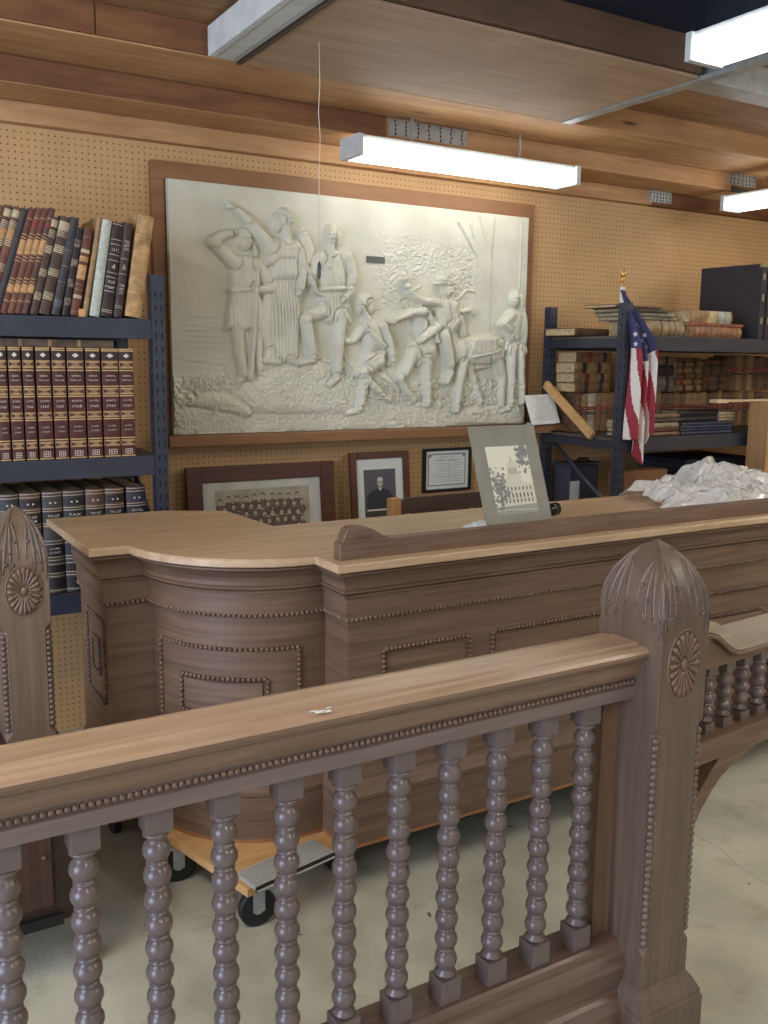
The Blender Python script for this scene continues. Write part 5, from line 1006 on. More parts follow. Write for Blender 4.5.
bm = B(); box(bm, 1.232, 3.262, 3.958, 3.998, 2.40-0.072, 2.40, bev=0.003); box(bm, 1.232, 1.287, 3.958, 3.998, 1.268, 2.328, bev=0.003); box(bm, 3.203, 3.262, 3.958, 3.998, 1.268, 2.328, bev=0.003); obj('border', bm, board_wood, bk_)
bm = B(); box(bm, 1.28, 3.21, 3.975, 3.998, 1.268, 2.33); obj('back_panel', bm, board_wood, bk_)
lg = thing('relief_ledge', 'narrow wooden ledge carrying the plaster relief', 'ledge', (2.35, 3.9, 1.22))
bm = B(); box(bm, 1.24, 3.325, 3.83, 3.998, 1.222, 1.266, bev=0.003); box(bm, 3.325, 3.43, 3.83, 3.872, 1.233, 1.266, bev=0.003); obj('ledge_board', bm, board_wood, lg)
# typed sheet on its stand
ps = thing('document_stand', 'white typed sheet on a small stand at the right end of the ledge', 'document', (3.30, 3.90, 1.268))
M = T((3.262, 3.838, 1.347)) @ RX(math.radians(-24)) @ RY(math.radians(-2))
bm = B(); mbox(bm, M, 0.195, 0.003, 0.165, 0, 0.0005); obj('sheet', bm, paper_w, ps)
bm = B()
for i in range(14):
    w = random.uniform(.08, .15) if i > 3 else random.uniform(.04, .08)
    mbox(bm, M @ T((random.uniform(-.005, .005), -0.0018, 0.064-i*0.0095)), w, 0.0004, 0.0018)
obj('typing', bm, ink_l, ps)
bm = B(); mbox(bm, M @ T((0, 0.005, -0.02)), 0.16, 0.004, 0.11)
box(bm, 3.185, 3.345, 3.835, 3.87, 1.266, 1.276)
obj('stand', bm, mat('clear_acrylic', (200, 205, 205), .2), ps)

# ------------------------------------------------------------------ frames leaning on the wall
def frame(t, W, H, b, d, mw, mi_w, mi_m, M, innerpad=0.0):
    bm = B()
    for sx in (-1, 1):
        mbox(bm, M @ T((sx*(W/2-b/2), 0, H/2)), b, d, H, 0, 0.004)
    for z in (b/2, H-b/2): mbox(bm, M @ T((0, 0, z)), W-2*b, d, b, 0, 0.003)
    obj('frame', bm, mi_w, t)
    bm = B(); mbox(bm, M @ T((0, 0.004, H/2)), W-2*b+.004, 0.004, H-2*b+.004); obj('mat_board', bm, mi_m, t)
tb = thing('side_table', 'plain wooden table behind the bench, under the framed pictures', 'table', (2.05, 3.85, 0))
bm = B(); box(bm, 1.25, 2.60, 3.70, 3.985, 0.58, 0.605, bev=.003); obj('tabletop', bm, dark_wood, tb)
for x in (1.28, 2.54):
    for y in (3.72, 3.94): bm = B(); box(bm, x, x+.035, y, y+.035, 0, .58); obj('leg', bm, dark_wood, tb)
g1 = thing('group_portrait', 'wide red-brown frame holding an old sepia group photograph of many men', 'picture', (1.685, 3.90, 0.605))
W, Hf = 0.728, 0.515
M = T((1.708, 3.895, 0.607)) @ RX(math.radians(-6))
frame(g1, W, Hf, 0.072, 0.026, 0, frame_wood, mat('aged_mount', (206, 206, 196), .8, col2=(188, 186, 172), nscale=9), M)
PH = bpy.data.materials
sepia_bg = mat('sepia_ground', (176, 168, 150), .6, col2=(152, 142, 124), nscale=12); suit = mat('sepia_suit', (86, 74, 66), .6, col2=(112, 98, 86), nscale=40); skin = mat('sepia_skin', (190, 172, 152), .6); hair_ = mat('sepia_hair', (60, 48, 42), .6)
pw, ph = 0.465, 0.285
bm = B(); zc = Hf/2+0.005
mbox(bm, M @ T((0, 0.0012, zc)), pw, 0.001, ph)
random.seed(11)
rows = 7
for r in range(rows):
    n = 10
    for c in range(n):
        u = -pw/2+0.02+(pw-0.04)*(c+(0.5 if r % 2 else 0.0))/n + random.uniform(-.003, .003)
        z = zc+ph/2-0.042-r*0.036+random.uniform(-.005, .005)-(0.012 if (c in (0,)) else 0)
        y = 0.0002-r*0.00022
        def disc(cx, cz, rx, rz, mi, yy, n=10):
            f = bm.faces.new([bm.verts.new(M @ Vector((max(-pw/2, min(pw/2, cx+rx*math.cos(2*PI*k/n))), yy, max(zc-ph/2, cz+rz*math.sin(2*PI*k/n))))) for k in range(n)]); f.material_index = mi
        disc(u, z-0.032, 0.021, 0.023, 1, y)
        disc(u, z+0.003, 0.0110, 0.0135, 3, y-0.00005)
        disc(u, z-0.0020, 0.0092, 0.0125, 2, y-0.0001)
        for s_ in (-1, 1): disc(u+s_*.0035, z+.0008, .0018, .0012, 3, y-0.00013, 6)
        disc(u, z-0.004, 0.0016, 0.0022, 1, y-0.00014, 6)
        if random.random() < 0.5: disc(u, z-0.0085, 0.0050, 0.0028, 3, y-0.00015, 6)
obj('photograph', bm, [sepia_bg, suit, skin, hair_], g1)
g2 = thing('judge_portrait', 'brown framed portrait of a person in a dark robe, white mount, left of the chair', 'picture', (2.30, 3.90, 0.605))
M = T((2.330, 3.895, 0.609)) @ RX(math.radians(-6))
frame(g2, 0.335, 0.545, 0.034, 0.022, 0, frame_wood2, mat('white_mount', (214, 218, 210), .8), M)
M = M @ T((0, 0, 0.043)); bm = B(); mbox(bm, M @ T((0, 0.0012, 0.29)), 0.180, 0.001, 0.250)
def pface(pts, mi, y): f = bm.faces.new([bm.verts.new(M @ Vector((x, y, z))) for x, z in pts]); f.material_index = mi
def pdisc(cx, cz, rx, rz, mi, yy, n=14): pface([(cx+rx*math.cos(2*PI*k/n), cz+rz*math.sin(2*PI*k/n)) for k in range(n)], mi, yy)
pface([(-.08, .215), (-.078, .285), (-.045, .312), (-.012, .322), (.012, .322), (.045, .310), (.07, .28), (.075, .215)], 1, -0.0001)
pdisc(0.0, 0.352, 0.017, 0.024, 2, -0.0003); pdisc(0, 0.366, 0.016, 0.011, 4, -0.0004); pface([(-.012, .325), (0, .308), (.012, .325)], 4, -0.0004)
pface([(-.015, .352), (.015, .352), (.015, .355), (-.015, .355)], 3, -0.0005)
pface([(-.0875, .168), (.0875, .168), (.0875, .212), (-.0875, .212)], 3, -0.0006); pface([(-.078, .212), (.06, .212), (.06, .220), (-.078, .220)], 4, -0.0007); pface([(.062, .19), (.072, .19), (.072, .21), (.062, .21)], 2, -0.0008)
obj('photograph', bm, [mat('portrait_ground', (88, 84, 92), .5), mat('robe', (40, 44, 54), .5), skin, mat('portrait_desk', (62, 54, 52), .5), letter_w], g2)
g3 = thing('certificate', 'certificate in a thin black frame hung on the pegboard', 'picture', (2.765, 3.985, 0.925))
M = T((2.763, 3.985, 0.924))
frame(g3, 0.298, 0.226, 0.014, 0.022, 0, black, paper_w, M)
bm = B()
for (a, b2, c, d) in ((-.118, .118, .030, .036), (-.118, .118, .190, .197), (-.118, -.112, .036, .190), (.112, .118, .036, .190)): mbox(bm, M @ T(((a+b2)/2, 0.0018, (c+d)/2)), b2-a, 0.0005, d-c, 0)
for s in (-1, 1):
    vs = [bm.verts.new(M @ Vector((s*q[0], 0.0012, q[1]))) for q in ((.118, .197), (.088, .197), (.098, .182), (.118, .172))]; bm.faces.new(vs)
text(bm, 'THE STATE OF OHIO', M @ T((0, 0.001, .178)), .007, .12, 1)
text(bm, 'Certificate of Election', M @ T((0, 0.001, .163)), .012, .19, 1)
for i in range(10):
    w = random.uniform(.12, .2); mbox(bm, M @ T((random.uniform(-.01, .01), 0.0014, .146-i*0.0105)), w, 0.0004, 0.0016, 2)
mbox(bm, M @ T((0, 0.0013, .078)), .21, .0004, .0008, 2); mbox(bm, M @ T((0.01, 0.0013, .1)), .0008, .0004, .13, 2)
obj('print', bm, [mat('engraved_border', (150, 150, 148), .8), ink, ink_l], g3)

# ------------------------------------------------------------------ chair behind the bench
ch = thing('judges_chair', 'dark wooden armchair behind the bench with a pale side edge', 'chair', (2.18, 3.35, 0))
chm = wood('chair_brown', (84, 64, 52), (60, 44, 36), 'x', .45); chl = wood('chair_edge', (190, 144, 92), (160, 116, 70), 'z', .5)
bm = B()
prof = []
for a, b2 in ((1.975, 1.045), (2.40, 1.045)): pass
pl = [(1.985, 0.62), (1.985, 1.030)] + [(2.00+0.015*(1-math.cos(q)), 1.030+0.014*math.sin(q)) for q in (0.8, 1.57)] + [(2.385, 1.046)] + [(2.385+0.03*math.sin(q), 1.046-0.03*(1-math.cos(q))) for q in (.5, 1.0, 1.57)] + [(2.418, 0.62)]
prism(bm, pl, 'y', 3.18, 3.20); obj('backrest', bm, chm, ch)
bm = B(); box(bm, 1.935, 1.985, 3.18, 3.215, 0.44, 1.046, bev=.004); obj('back_post', bm, chl, ch)
bm = B(); box(bm, 2.418, 2.45, 3.18, 3.215, 0.44, 0.98, bev=.004); obj('back_post', bm, chm, ch)
bm = B(); box(bm, 1.94, 2.45, 3.22, 3.68, 0.42, 0.47, bev=.01); obj('seat', bm, chm, ch)
for x in (1.95, 2.40):
    for y in (3.2, 3.63): bm = B(); box(bm, x, x+.04, y, y+.04, 0, .42); obj('leg', bm, chm, ch)
for x in (2.015, 2.335):
    bm = B(); tube(bm, [(x, 3.12, 0.925), (x, 3.14, 0.95), (x, 3.178, 0.958), (x, 3.2, 0.955)], [0.012, 0.022, 0.024, 0.02], 10)
    tube(bm, [(x, 3.17, 0.94), (x, 3.17, 0.62)], 0.012, 8); obj('arm_knob', bm, chl, ch)

# ------------------------------------------------------------------ things on the bench
mt = thing('mounted_photograph', 'grey mounted photograph of a domed courthouse leaning behind the bench crest', 'picture', (1.92, 2.33, 1.04))
ang = math.atan2(0.125, 0.345)
M = T((1.910, 2.318, 1.0415)) @ RZ(math.radians(1.5)) @ RX(-ang)
W, Hh_ = 0.276, 0.370
grey = mat('grey_mount', (138, 136, 124), .85, col2=(128, 126, 114), nscale=10)
bm = B(); mbox(bm, M @ T((0, 0.0015, Hh_/2)), W, 0.003, Hh_, 0, .0008); obj('mount', bm, grey, mt)
bm = B(); ms = [mat('photo_sky', (214, 212, 192), .5), mat('photo_tree', (104, 102, 106), .6, col2=(150, 150, 140), nscale=160), mat('photo_stone', (198, 196, 178), .5), mat('photo_dark', (92, 88, 78), .5), mat('photo_street', (146, 146, 136), .5), mat('photo_shade', (170, 168, 150), .5)]
cx, z0, z1, w = 0.0, 0.075, 0.300, 0.172
def P(pts, mi, y):
    f = bm.faces.new([bm.verts.new(M @ Vector((max(-w/2, min(w/2, x)), y, max(z0, min(z1, z))))) for x, z in pts]); f.material_index = mi
P([(-w/2, z0), (w/2, z0), (w/2, z1), (-w/2, z1)], 0, -0.0004)
P([(-w/2, z0), (w/2, z0), (w/2, .104), (-w/2, .100)], 4, -0.0005)
P([(-.066, .104), (w/2, .104), (w/2, .172), (.03, .180), (-.04, .180), (-.066, .172)], 2, -0.0006)
P([(-.026, .178), (.042, .178), (.040, .205), (-.022, .205)], 2, -0.0007); P([(-.012, .205), (.030, .205), (.028, .226), (-.010, .226)], 5, -0.0007)
P([(.009+.022*math.cos(a), .226+.026*math.sin(a)) for a in np.linspace(0, PI, 12)], 2, -0.0008); P([(.005, .25), (.013, .25), (.0095, .272)], 5, -0.0008)
for k in range(9):
    for (zz, hh) in ((.111, .010), (.127, .014), (.152, .009)):
        x = -.056+k*.0158; P([(x-.003, zz), (x+.003, zz), (x+.003, zz+hh), (x, zz+hh+.002), (x-.003, zz+hh)], 3, -0.0009)
P([(-.066, .1225), (w/2, .1225), (w/2, .1238), (-.066, .1238)], 5, -0.00092); P([(-.066, .1475), (w/2, .1475), (w/2, .1488), (-.066, .1488)], 5, -0.00092)
P([(-w/2, .086), (-.03, .089), (w/2, .083), (w/2, .0845), (-.03, .0905), (-w/2, .0875)], 0, -0.00095)
random.seed(5)
for k in range(230):
    if k < 130: a = random.gauss(-.062, .022); b2 = random.gauss(.165, .030)
    else: a = random.gauss(.066, .018); b2 = random.gauss(.268, .026)
    r = random.uniform(.004, .010)
    if abs(a) < w/2 and z0 < b2 < z1 and not (a > -0.02 and b2 < .2):
        P([(a+r*random.uniform(.5, 1)*math.cos(q), b2+r*random.uniform(.5, 1)*math.sin(q)) for q in np.linspace(0, 2*PI, 8)[:-1]], 1, -0.001-k*1e-6)
obj('photograph', bm, ms, mt)
bm = B(); mbox(bm, M @ T((0.06, 0.004, 0.16)), 0.09, 0.002, 0.25); mb = M @ T((0, 0.005, 0.26))
e0 = mb @ Vector((0.09, 0, 0)); tube(bm, [e0, (e0.x, 2.56, 1.044)], 0.004, 6); obj('easel_strut', bm, grey, mt)
fl_ = thing('flashlight', 'short black flashlight lying behind the mounted photograph', 'flashlight', (2.30, 2.60, 1.04))
bm = B(); tube(bm, [(2.10, 2.600, 1.062), (2.23, 2.600, 1.062)], 0.016, 16); obj('barrel', bm, black, fl_)
bm = B(); tube(bm, [(2.23, 2.6, 1.0625), (2.25, 2.6, 1.0625), (2.262, 2.6, 1.0625), (2.30, 2.6, 1.0625)], [0.016, 0.0175, 0.0225, 0.0225], 18); obj('head', bm, mat('gloss_black', (18, 18, 22), .15), fl_)
bm = B(); random.seed(8)
base_pts = []
for i in range(13):
    for j in range(9):
        u = i/12; v = j/8; e = math.sin(PI*u)*math.sin(PI*v)
        base_pts.append(bm.verts.new((1.835+0.10*u+random.uniform(-.006, .006), 2.46+0.09*v+random.uniform(-.006, .006), 1.0415+e**.5*random.uniform(.008, .026))))
for i in range(12):
    for j in range(8): bm.faces.new((base_pts[i*9+j], base_pts[(i+1)*9+j], base_pts[(i+1)*9+j+1], base_pts[i*9+j+1]))
o = obj('crumpled_tissue', bm, mat('tissue_white', (232, 236, 236), .8), smooth=True); tag(o, 'crumpled white tissue on the worktop beside the mounted photograph', 'tissue')
bm = B(); lathe(bm, [(.003, 0), (.009, .001), (.009, .006), (.004, .008)], 2.43, 2.50, 8, 1.0402); o = obj('loose_screw', bm, mat('brown_screw', (70, 60, 52), .5)); tag(o, 'small dark screw lying on the worktop right of the mounted photograph', 'screw')
bm = B(); lathe(bm, [(.001, 0), (.004, .001), (.002, .008)], 2.565, 2.222, 6, 1.0402); o = obj('plaster_crumb', bm, letter_w); tag(o, 'tiny white crumb on the front lip of the bench', 'crumb')

# plastic sheeting
def sheet():
    bm = B(); nx, ny = 110, 60; V = {}
    def hgt(u, v):
        env = min(1, (u+.02)/0.07)**0.6*min(1, v/0.10)**.7*min(1, (1-v)/0.12)**.7
        pk = 0.075*math.exp(-((u-0.33)/0.09)**2-((v-0.70)/0.22)**2)+0.045*math.exp(-((u-0.50)/0.20)**2-((v-0.6)/0.32)**2)+0.060
        p = Vector((u*7.0, v*4.0, 1.3))
        r = 1-abs(noise.noise(p*1.0+Vector((noise.noise(p*0.7)*1.5, 0, 0))))*2
        r2 = 1-abs(noise.noise(p*2.7))*2
        r3 = 1-abs(noise.noise(Vector((u*34, v*20, 4))))*2
        return max(0.0, env*(pk*(0.72+0.3*r)+0.010*r2+0.003*r3+0.010*(1-abs(noise.noise(Vector((u*7+v*5, v*13-u*6, 9))))*4)+0.007*(1-abs(noise.noise(Vector((u*9-v*7, v*16+u*14, 3))))*4)))
    for i in range(nx+1):
        for j in range(ny+1):
            u, v = i/nx, j/ny
            wob = 0.05*noise.noise(Vector((v*6, 2.2, 0)))+0.028*noise.noise(Vector((v*17, 5, 0)))
            x0 = 2.83+wob*2.6-0.16*(1-v)**1.5; x = x0+u*(3.88-x0)
            y = 2.335+v*0.50+0.02*noise.noise(Vector((u*9, v*4, 7)))*(1-abs(2*v-1)) + (0.09*max(0, 1-u/0.22) if v < .5 else -0.02*max(0, 1-u/0.2))*(1-2*v if v < .5 else 1)
            x += 0.012*noise.noise(Vector((u*22, v*13, 3)))
            V[i, j] = bm.verts.new((x, y, 1.0425+hgt(u, v)))
    for i in range(nx):
        for j in range(ny): bm.faces.new((V[i, j], V[i+1, j], V[i+1, j+1], V[i, j+1]))
    return bm
m = bpy.data.materials.new('plastic_film'); m.use_nodes = True; nt = m.node_tree; bs = nt.nodes['Principled BSDF']
bs.inputs['Base Color'].default_value = lin((236, 238, 236)); bs.inputs['Roughness'].default_value = 0.12; bs.inputs['Specular IOR Level'].default_value = 0.9; bs.inputs['Alpha'].default_value = 0.66; bs.inputs['Coat Weight'].default_value = 0.5
n_ = nt.nodes.new('ShaderNodeTexNoise'); n_.inputs['Scale'].default_value = 13; n_.inputs['Detail'].default_value = 3; n_.inputs['Distortion'].default_value = 2.5
b_ = nt.nodes.new('ShaderNodeBump'); b_.inputs['Strength'].default_value = 0.8; b_.inputs['Distance'].default_value = 0.03; tc_ = nt.nodes.new('ShaderNodeTexCoord')
nt.links.new(tc_.outputs['Object'], n_.inputs['Vector']); nt.links.new(n_.outputs['Fac'], b_.inputs['Height']); nt.links.new(b_.outputs['Normal'], bs.inputs['Normal'])
o = obj('plastic_sheeting', sheet(), m, smooth=True); tag(o, 'crumpled clear plastic sheeting heaped on the right end of the bench', 'plastic sheet')

# ------------------------------------------------------------------ flag
ft = thing('flag', 'small draped American flag on a white pole with a gilt finial by the right rack', 'flag', (3.38, 3.41, 1.735))
bm = B(); tube(bm, [(3.376, 3.406, 1.7285), (3.370, 3.406, 1.962)], 0.0125, 10); obj('pole', bm, mat('white_pole', (214, 214, 206), .5), ft)
bm = B(); x = 3.3700
lathe(bm, [(.010, 0), (.015, .004), (.015, .010), (.008, .014), (.007, .022), (.012, .026), (.013, .032), (.007, .038), (.006, .044), (.013, .050), (.016, .060), (.013, .070), (.006, .078), (.001, .082)], x, 3.406, 12, 1.958)
obj('finial', bm, mat('brass_gilt', (206, 158, 84), .3, .7), ft)
red = mat('flag_red', (150, 44, 58), .75); white = mat('flag_white', (222, 214, 204), .75); blue = mat('flag_blue', (58, 58, 96), .75)
bm = B(); nu, nv = 84, 60; V = {}
def fpt(u, v):
    z = 1.940-v*(0.715+0.125*math.exp(-((u-.55)/.20)**2)-0.05*(u > .8)*(u-.8)*5)
    lft = 3.335+0.030*min(1, v*2.2)-0.025*max(0, v-.5)
    wid = 0.020+0.092*min(1, v*2.4)**1.2+0.045*v
    if v < .02: wid = .03
    x = lft+wid*(u+0.035*math.sin(u*13+v*5)*v)
    y = 3.305+0.026*math.sin(u*17+v*1.6)*min(1, v*3)+0.008*math.sin(u*41+v*3)*v
    if v < 0.35: y += 0.082*(1-v/0.35)**1.5
    return Vector((x, y, z))
for i in range(nu+1):
    for j in range(nv+1): V[i, j] = bm.verts.new(fpt(i/nu, j/nv))
for i in range(nu):
    for j in range(nv):
        u = (i+.5)/nu; v = (j+.5)/nv
        k = int(u*9.0+1.0*math.sin(v*3.1+u*2)-0.9*v+2) 
        f = bm.faces.new((V[i, j], V[i+1, j], V[i+1, j+1], V[i, j+1])); f.smooth = True
        f.material_index = 2 if v < 0.385+0.03*u else (0 if k % 2 == 0 else 1)
cl = obj('cloth', bm, [red, white, blue], ft)
bm = B()
for (u, v) in ((.16, .355), (.50, .36), (.84, .37), (.18, .29), (.55, .285), (.88, .30), (.30, .225), (.70, .22), (.40, .16), (.80, .15), (.35, .10)):
    p = fpt(u, v); tu = (fpt(u+.03, v)-fpt(u-.03, v)).normalized(); tv = (fpt(u, v-.02)-fpt(u, v+.02)).normalized()
    nn = tu.cross(tv).normalized()
    if nn.y > 0: nn = -nn
    tu = tv.cross(-nn).normalized()*-1 if False else (-nn).cross(tv).normalized()*-1
    MM = Matrix((tu, -nn, tv)).transposed().to_4x4(); MM.translation = p+nn*0.0035
    star(bm, MM, 0.0150)
obj('star', bm, white, cl)
so = cl.modifiers.new('thickness', 'SOLIDIFY'); so.thickness = 0.0015

# plank leaning at the rack
pk = None
bm = B(); a = Vector((3.3195, 3.885, 1.478)); b2 = Vector((3.3195, 3.515, 1.228)); d = (b2-a); L = d.length
M = T((a+b2)/2) @ RX(math.atan2(d.z, d.y)); mbox(bm, M, 0.024, L, 0.042, 0, .002)
o = obj('wooden_slat', bm, yellow_ply); tag(o, 'pale wooden slat slanting down against the post of the right rack', 'wood slat')

# ------------------------------------------------------------------ contents of the right rack
random.seed(21)
calf = [leather((150, 116, 74)), leather((132, 98, 62)), leather((112, 82, 56)), leather((160, 128, 84)), leather((98, 72, 54))]
lab_b = mat('black_label', (44, 38, 40), .6); lab_r = mat('red_title_label', (120, 44, 36), .6)
def flat_book(name, label, group, cx, y, z, L, th, d, cover, labs=(), rz=0.0, bulge=.008):
    """book lying flat, spine towards the room"""
    t = thing(name, label, 'book', (cx, y, z), (0, 0, rz), group)
    n = 6
    prof = [(-bulge*math.sin(PI*i/n), th*i/n) for i in range(n+1)] + [(d, th), (d, th-.003), (0.004, th-.003), (0.004, .003), (d, .003), (d, 0)]
    bm = B(); prism(bm, prof, 'x', -L/2, L/2); obj('cover', bm, cover, t, world=False)
    bm = B(); box(bm, -L/2+.004, L/2-.004, 0.005, d-.005, .0033, th-.0033); obj('pages', bm, paper, t, world=False)
    if labs:
        bm = B(); ms = []
        for x0, x1, m in labs:
            if m not in ms: ms.append(m)
            for i in range(n):
                f = bm.faces.new([bm.verts.new(q) for q in ((x0*L, prof[i][0]-.0008, prof[i][1]), (x1*L, prof[i][0]-.0008, prof[i][1]), (x1*L, prof[i+1][0]-.0008, prof[i+1][1]), (x0*L, prof[i+1][0]-.0008, prof[i+1][1]))]); f.material_index = ms.index(m)
        obj('spine_label', bm, ms, t, world=False)
    return t
SZ = 1.2305
# upright calf law books, lower row
x = 3.405; k = 0; n_up = 0; UP = 'upright calf law books in the lower row of the right rack'
while x < 4.95:
    w = random.uniform(.038, .052); h = random.uniform(.196, .208); c = random.choice(calf); 
    if k == 2: c = leather((196, 186, 166))
    bands = [(h*.56, h*.66, lab_r), (h*.44, h*.52, lab_b if k % 3 else lab_r), (h*.05, h*.065, gilt_d), (h*.9, h*.91, gilt_d), (h*.30, h*.31, gilt_d), (h*.75, h*.76, gilt_d)]
    lines = [('LAW', h*.61, .006, letter_w, .5), ('REPORTS', h*.48, .006, letter_w, .7)]
    col = 'white' if k == 2 else ('tan' if c in calf[:4:3] else 'brown')
    make_book('law_book', '%s calf law book, %s from left, lower row of right rack' % (col, ORD[k] if k < len(ORD) else 'number %d' % (k+1)), UP, w, h, .14, c, bands, lines, loc=(x+w/2, 3.74, SZ), bulge=.004)
    x += w+.0015; k += 1
# and left of the front post, seen through the open end
x = 3.405
# flat stacks standing on that row
def stack(tag_, x, y, z, L, ths, grp, covers=None, labs=True, d=.15, rz=0.0, jit=.008, nm='law_book', desc='calf-bound'):
    for i, th in enumerate(ths):
        c = (covers[i % len(covers)] if covers else random.choice(calf)); p = random.uniform(-.34, -.2)
        lb = ((p, p+.13, lab_r if i % 2 else lab_b), (p+.45, p+.56, lab_b)) if labs else ()
        pos = 'topmost' if i == len(ths)-1 else ('bottom' if i == 0 else ORD[i]+' from bottom')
        flat_book(nm, '%s book in the %s, %s' % (desc, tag_, pos), grp, x+random.uniform(-jit, jit), y+random.uniform(-jit, jit), z, L, th-.0008, d, c, lb, rz+random.uniform(-.04, .04))
        z += th
    return z
G2 = 'flat stacks of old law books in the right rack'
UT = SZ+.2085
stack('stack left of the flag post', 3.505, 3.73, UT, .24, (.05, .05, .055, .055), G2)
stack('dark-topped stack right of the flag', 3.98, 3.72, UT, .24, (.085, .062, .045), G2, [leather((120, 112, 100)), leather((60, 54, 56)), leather((150, 120, 84))], )
stack('light stack in mid rack', 4.215, 3.71, UT, .20, (.036, .034, .032, .034, .032, .020), G2, [calf[3], calf[0], calf[1]])
stack('brown stack in mid rack', 4.43, 3.72, UT, .20, (.045, .045, .06, .03), G2, [calf[4], calf[2]])
x = 4.56
for i in range(8):
    w = random.uniform(.04, .052); h = random.uniform(.19, .215); c = random.choice(calf)
    bands = [(h*.56, h*.66, lab_r), (h*.44, h*.5, lab_b), (h*.2, h*.21, gilt_d), (h*.85, h*.86, gilt_d)]
    make_book('law_book', 'calf law book, %s in the short upper row, far right' % ORD[i], 'upper row of calf law books at the far right', w, h, .14, c, bands, [('OHIO', h*.61, .006, letter_w, .5)], loc=(x+w/2, 3.74, UT), bulge=.004)
    x += w+.0015
# low piles in front
fl_c = [leather((150, 120, 92)), leather((112, 66, 52)), leather((176, 160, 132)), leather((90, 76, 66))]
stack('front pile right of the flag', 3.655, 3.372, SZ, .24, (.020, .020, .026, .024, .022), 'thin ledgers piled at the front of the right rack', fl_c, False, d=.10, nm='thin_ledger', desc='thin worn')
zt_ = stack('front pile on the right rack', 4.0, 3.37, SZ, .35, (.016, .016, .016, .016), 'blue binders piled at the front of the right rack', [leather((76, 82, 104)), leather((66, 72, 92))], False, d=.11, nm='binder', desc='blue')
stack('pile on the blue binders', 3.92, 3.375, zt_, .31, (.03, .034, .012), 'black ledgers on the blue binders', [leather((44, 40, 44)), leather((38, 36, 42)), leather((112, 70, 52))], False, d=.11, nm='black_ledger', desc='black')
stack('small pile on the blue binders', 4.145, 3.375, zt_, .12, (.016, .016, .016), 'small pale pamphlets on the binders', [leather((196, 178, 142)), leather((180, 158, 122))], False, d=.10, nm='pamphlet', desc='pale')
# flat pile left of the post: three thin books and a white one
stack('short pile left of the flag post', 3.47, 3.40, SZ, .15, (.020, .024, .016, .022), 'thin books at the left end of the right rack', [leather((64, 54, 52)), leather((80, 64, 56)), leather((180, 176, 160)), leather((176, 142, 96))], False, d=.10, nm='thin_ledger', desc='thin')
# top of the right rack
TZ = 1.7285
flat_book('old_ledger', 'wide thin dark-edged ledger at the left end of the top right shelf', 'old books on the top right shelf', 3.42, 3.66, TZ, .24, .038, .22, leather((124, 96, 66)), rz=.05)
flat_book('old_ledger', 'thick parchment ledger with dark straps on the top right shelf', 'old books on the top right shelf', 3.66, 3.40, TZ, .28, .075, .24, leather((176, 152, 112)), ((-.12, -.09, lab_b), (.10, .12, lab_b), (.25, .27, lab_b)), rz=.03, bulge=.016)
z = TZ+.076
for i, (xx, L, th, c, r, d) in enumerate(((3.62, .34, .020, (150, 146, 128), .05, 'grey'), (3.59, .33, .018, (164, 158, 140), -.03, 'pale'), (3.57, .30, .020, (96, 84, 66), .06, 'brown'), (3.51, .32, .016, (140, 106, 74), .04, 'topmost tan'))):
    flat_book('thin_ledger', '%s thin ledger in the loose pile on the strapped parchment ledger' % d, 'loose thin ledgers on the top right shelf', xx, 3.43, z, L, th-.001, .22, leather(c), rz=r); z += th
flat_book('old_ledger', 'rust-edged ledger at the bottom of the pile beside the tall black binders', 'old books on the top right shelf', 4.02, 3.385, TZ, .40, .056, .26, leather((164, 122, 84)), tuple((q, q+.015, lab_r) for q in (-.4, -.3, -.2, -.1, 0, .1, .2, .3, .4)), bulge=.01)
flat_book('old_ledger', 'thin red-brown board book second in the pile beside the tall black binders', 'old books on the top right shelf', 4.02, 3.38, TZ+.057, .42, .016, .27, leather((150, 84, 62)), bulge=.002)
flat_book('old_ledger', 'pale book with a marbled spine on top of the pile beside the tall black binders', 'old books on the top right shelf', 3.985, 3.385, TZ+.0735, .32, .062, .24, leather((168, 132, 88)), ((-.1, .12, leather((206, 184, 142))), (.16, .45, leather((184, 186, 172)))), rz=.03, bulge=.008)
for i, (xx, dd) in enumerate(((4.37, 'left'), (4.425, 'middle'), (4.48, 'right'))):
    t = thing('album_binder', 'tall black album binder with metal corners standing on the top right shelf, %s one' % dd, 'binder', (xx, 3.38, TZ), (0, 0, 0), 'tall black binders')
    mb_ = mat('binder_black', (46, 46, 54), .55, bump=.1, bscale=200)
    bm = B(); w = .046
    M = RZ(math.radians(4))
    b2 = B(); box(b2, -w/2, -w/2+.004, 0, .38, 0, .395); box(b2, w/2-.004, w/2, 0, .38, 0, .395); box(b2, -w/2, w/2, -.004, 0, 0, .395); merge(bm, b2, M); obj('cover', bm, mb_, t, world=False)
    bm = B(); b2 = B(); box(b2, -w/2+.005, w/2-.005, .002, .37, .006, .385); merge(bm, b2, M); obj('pages', bm, paper, t, world=False)
    bm = B()
    for z in (.08, .20, .31): b2 = B(); box(b2, -.008, .008, -.0055, -.004, z, z+.035); merge(bm, b2, M)
    b2 = B(); box(b2, -w/2-.001, w/2+.001, -.006, .012, .378, .397); merge(bm, b2, M)
    obj('metal_fitting', bm, mat('tarnished_brass', (170, 160, 120), .45, .6), t, world=False)

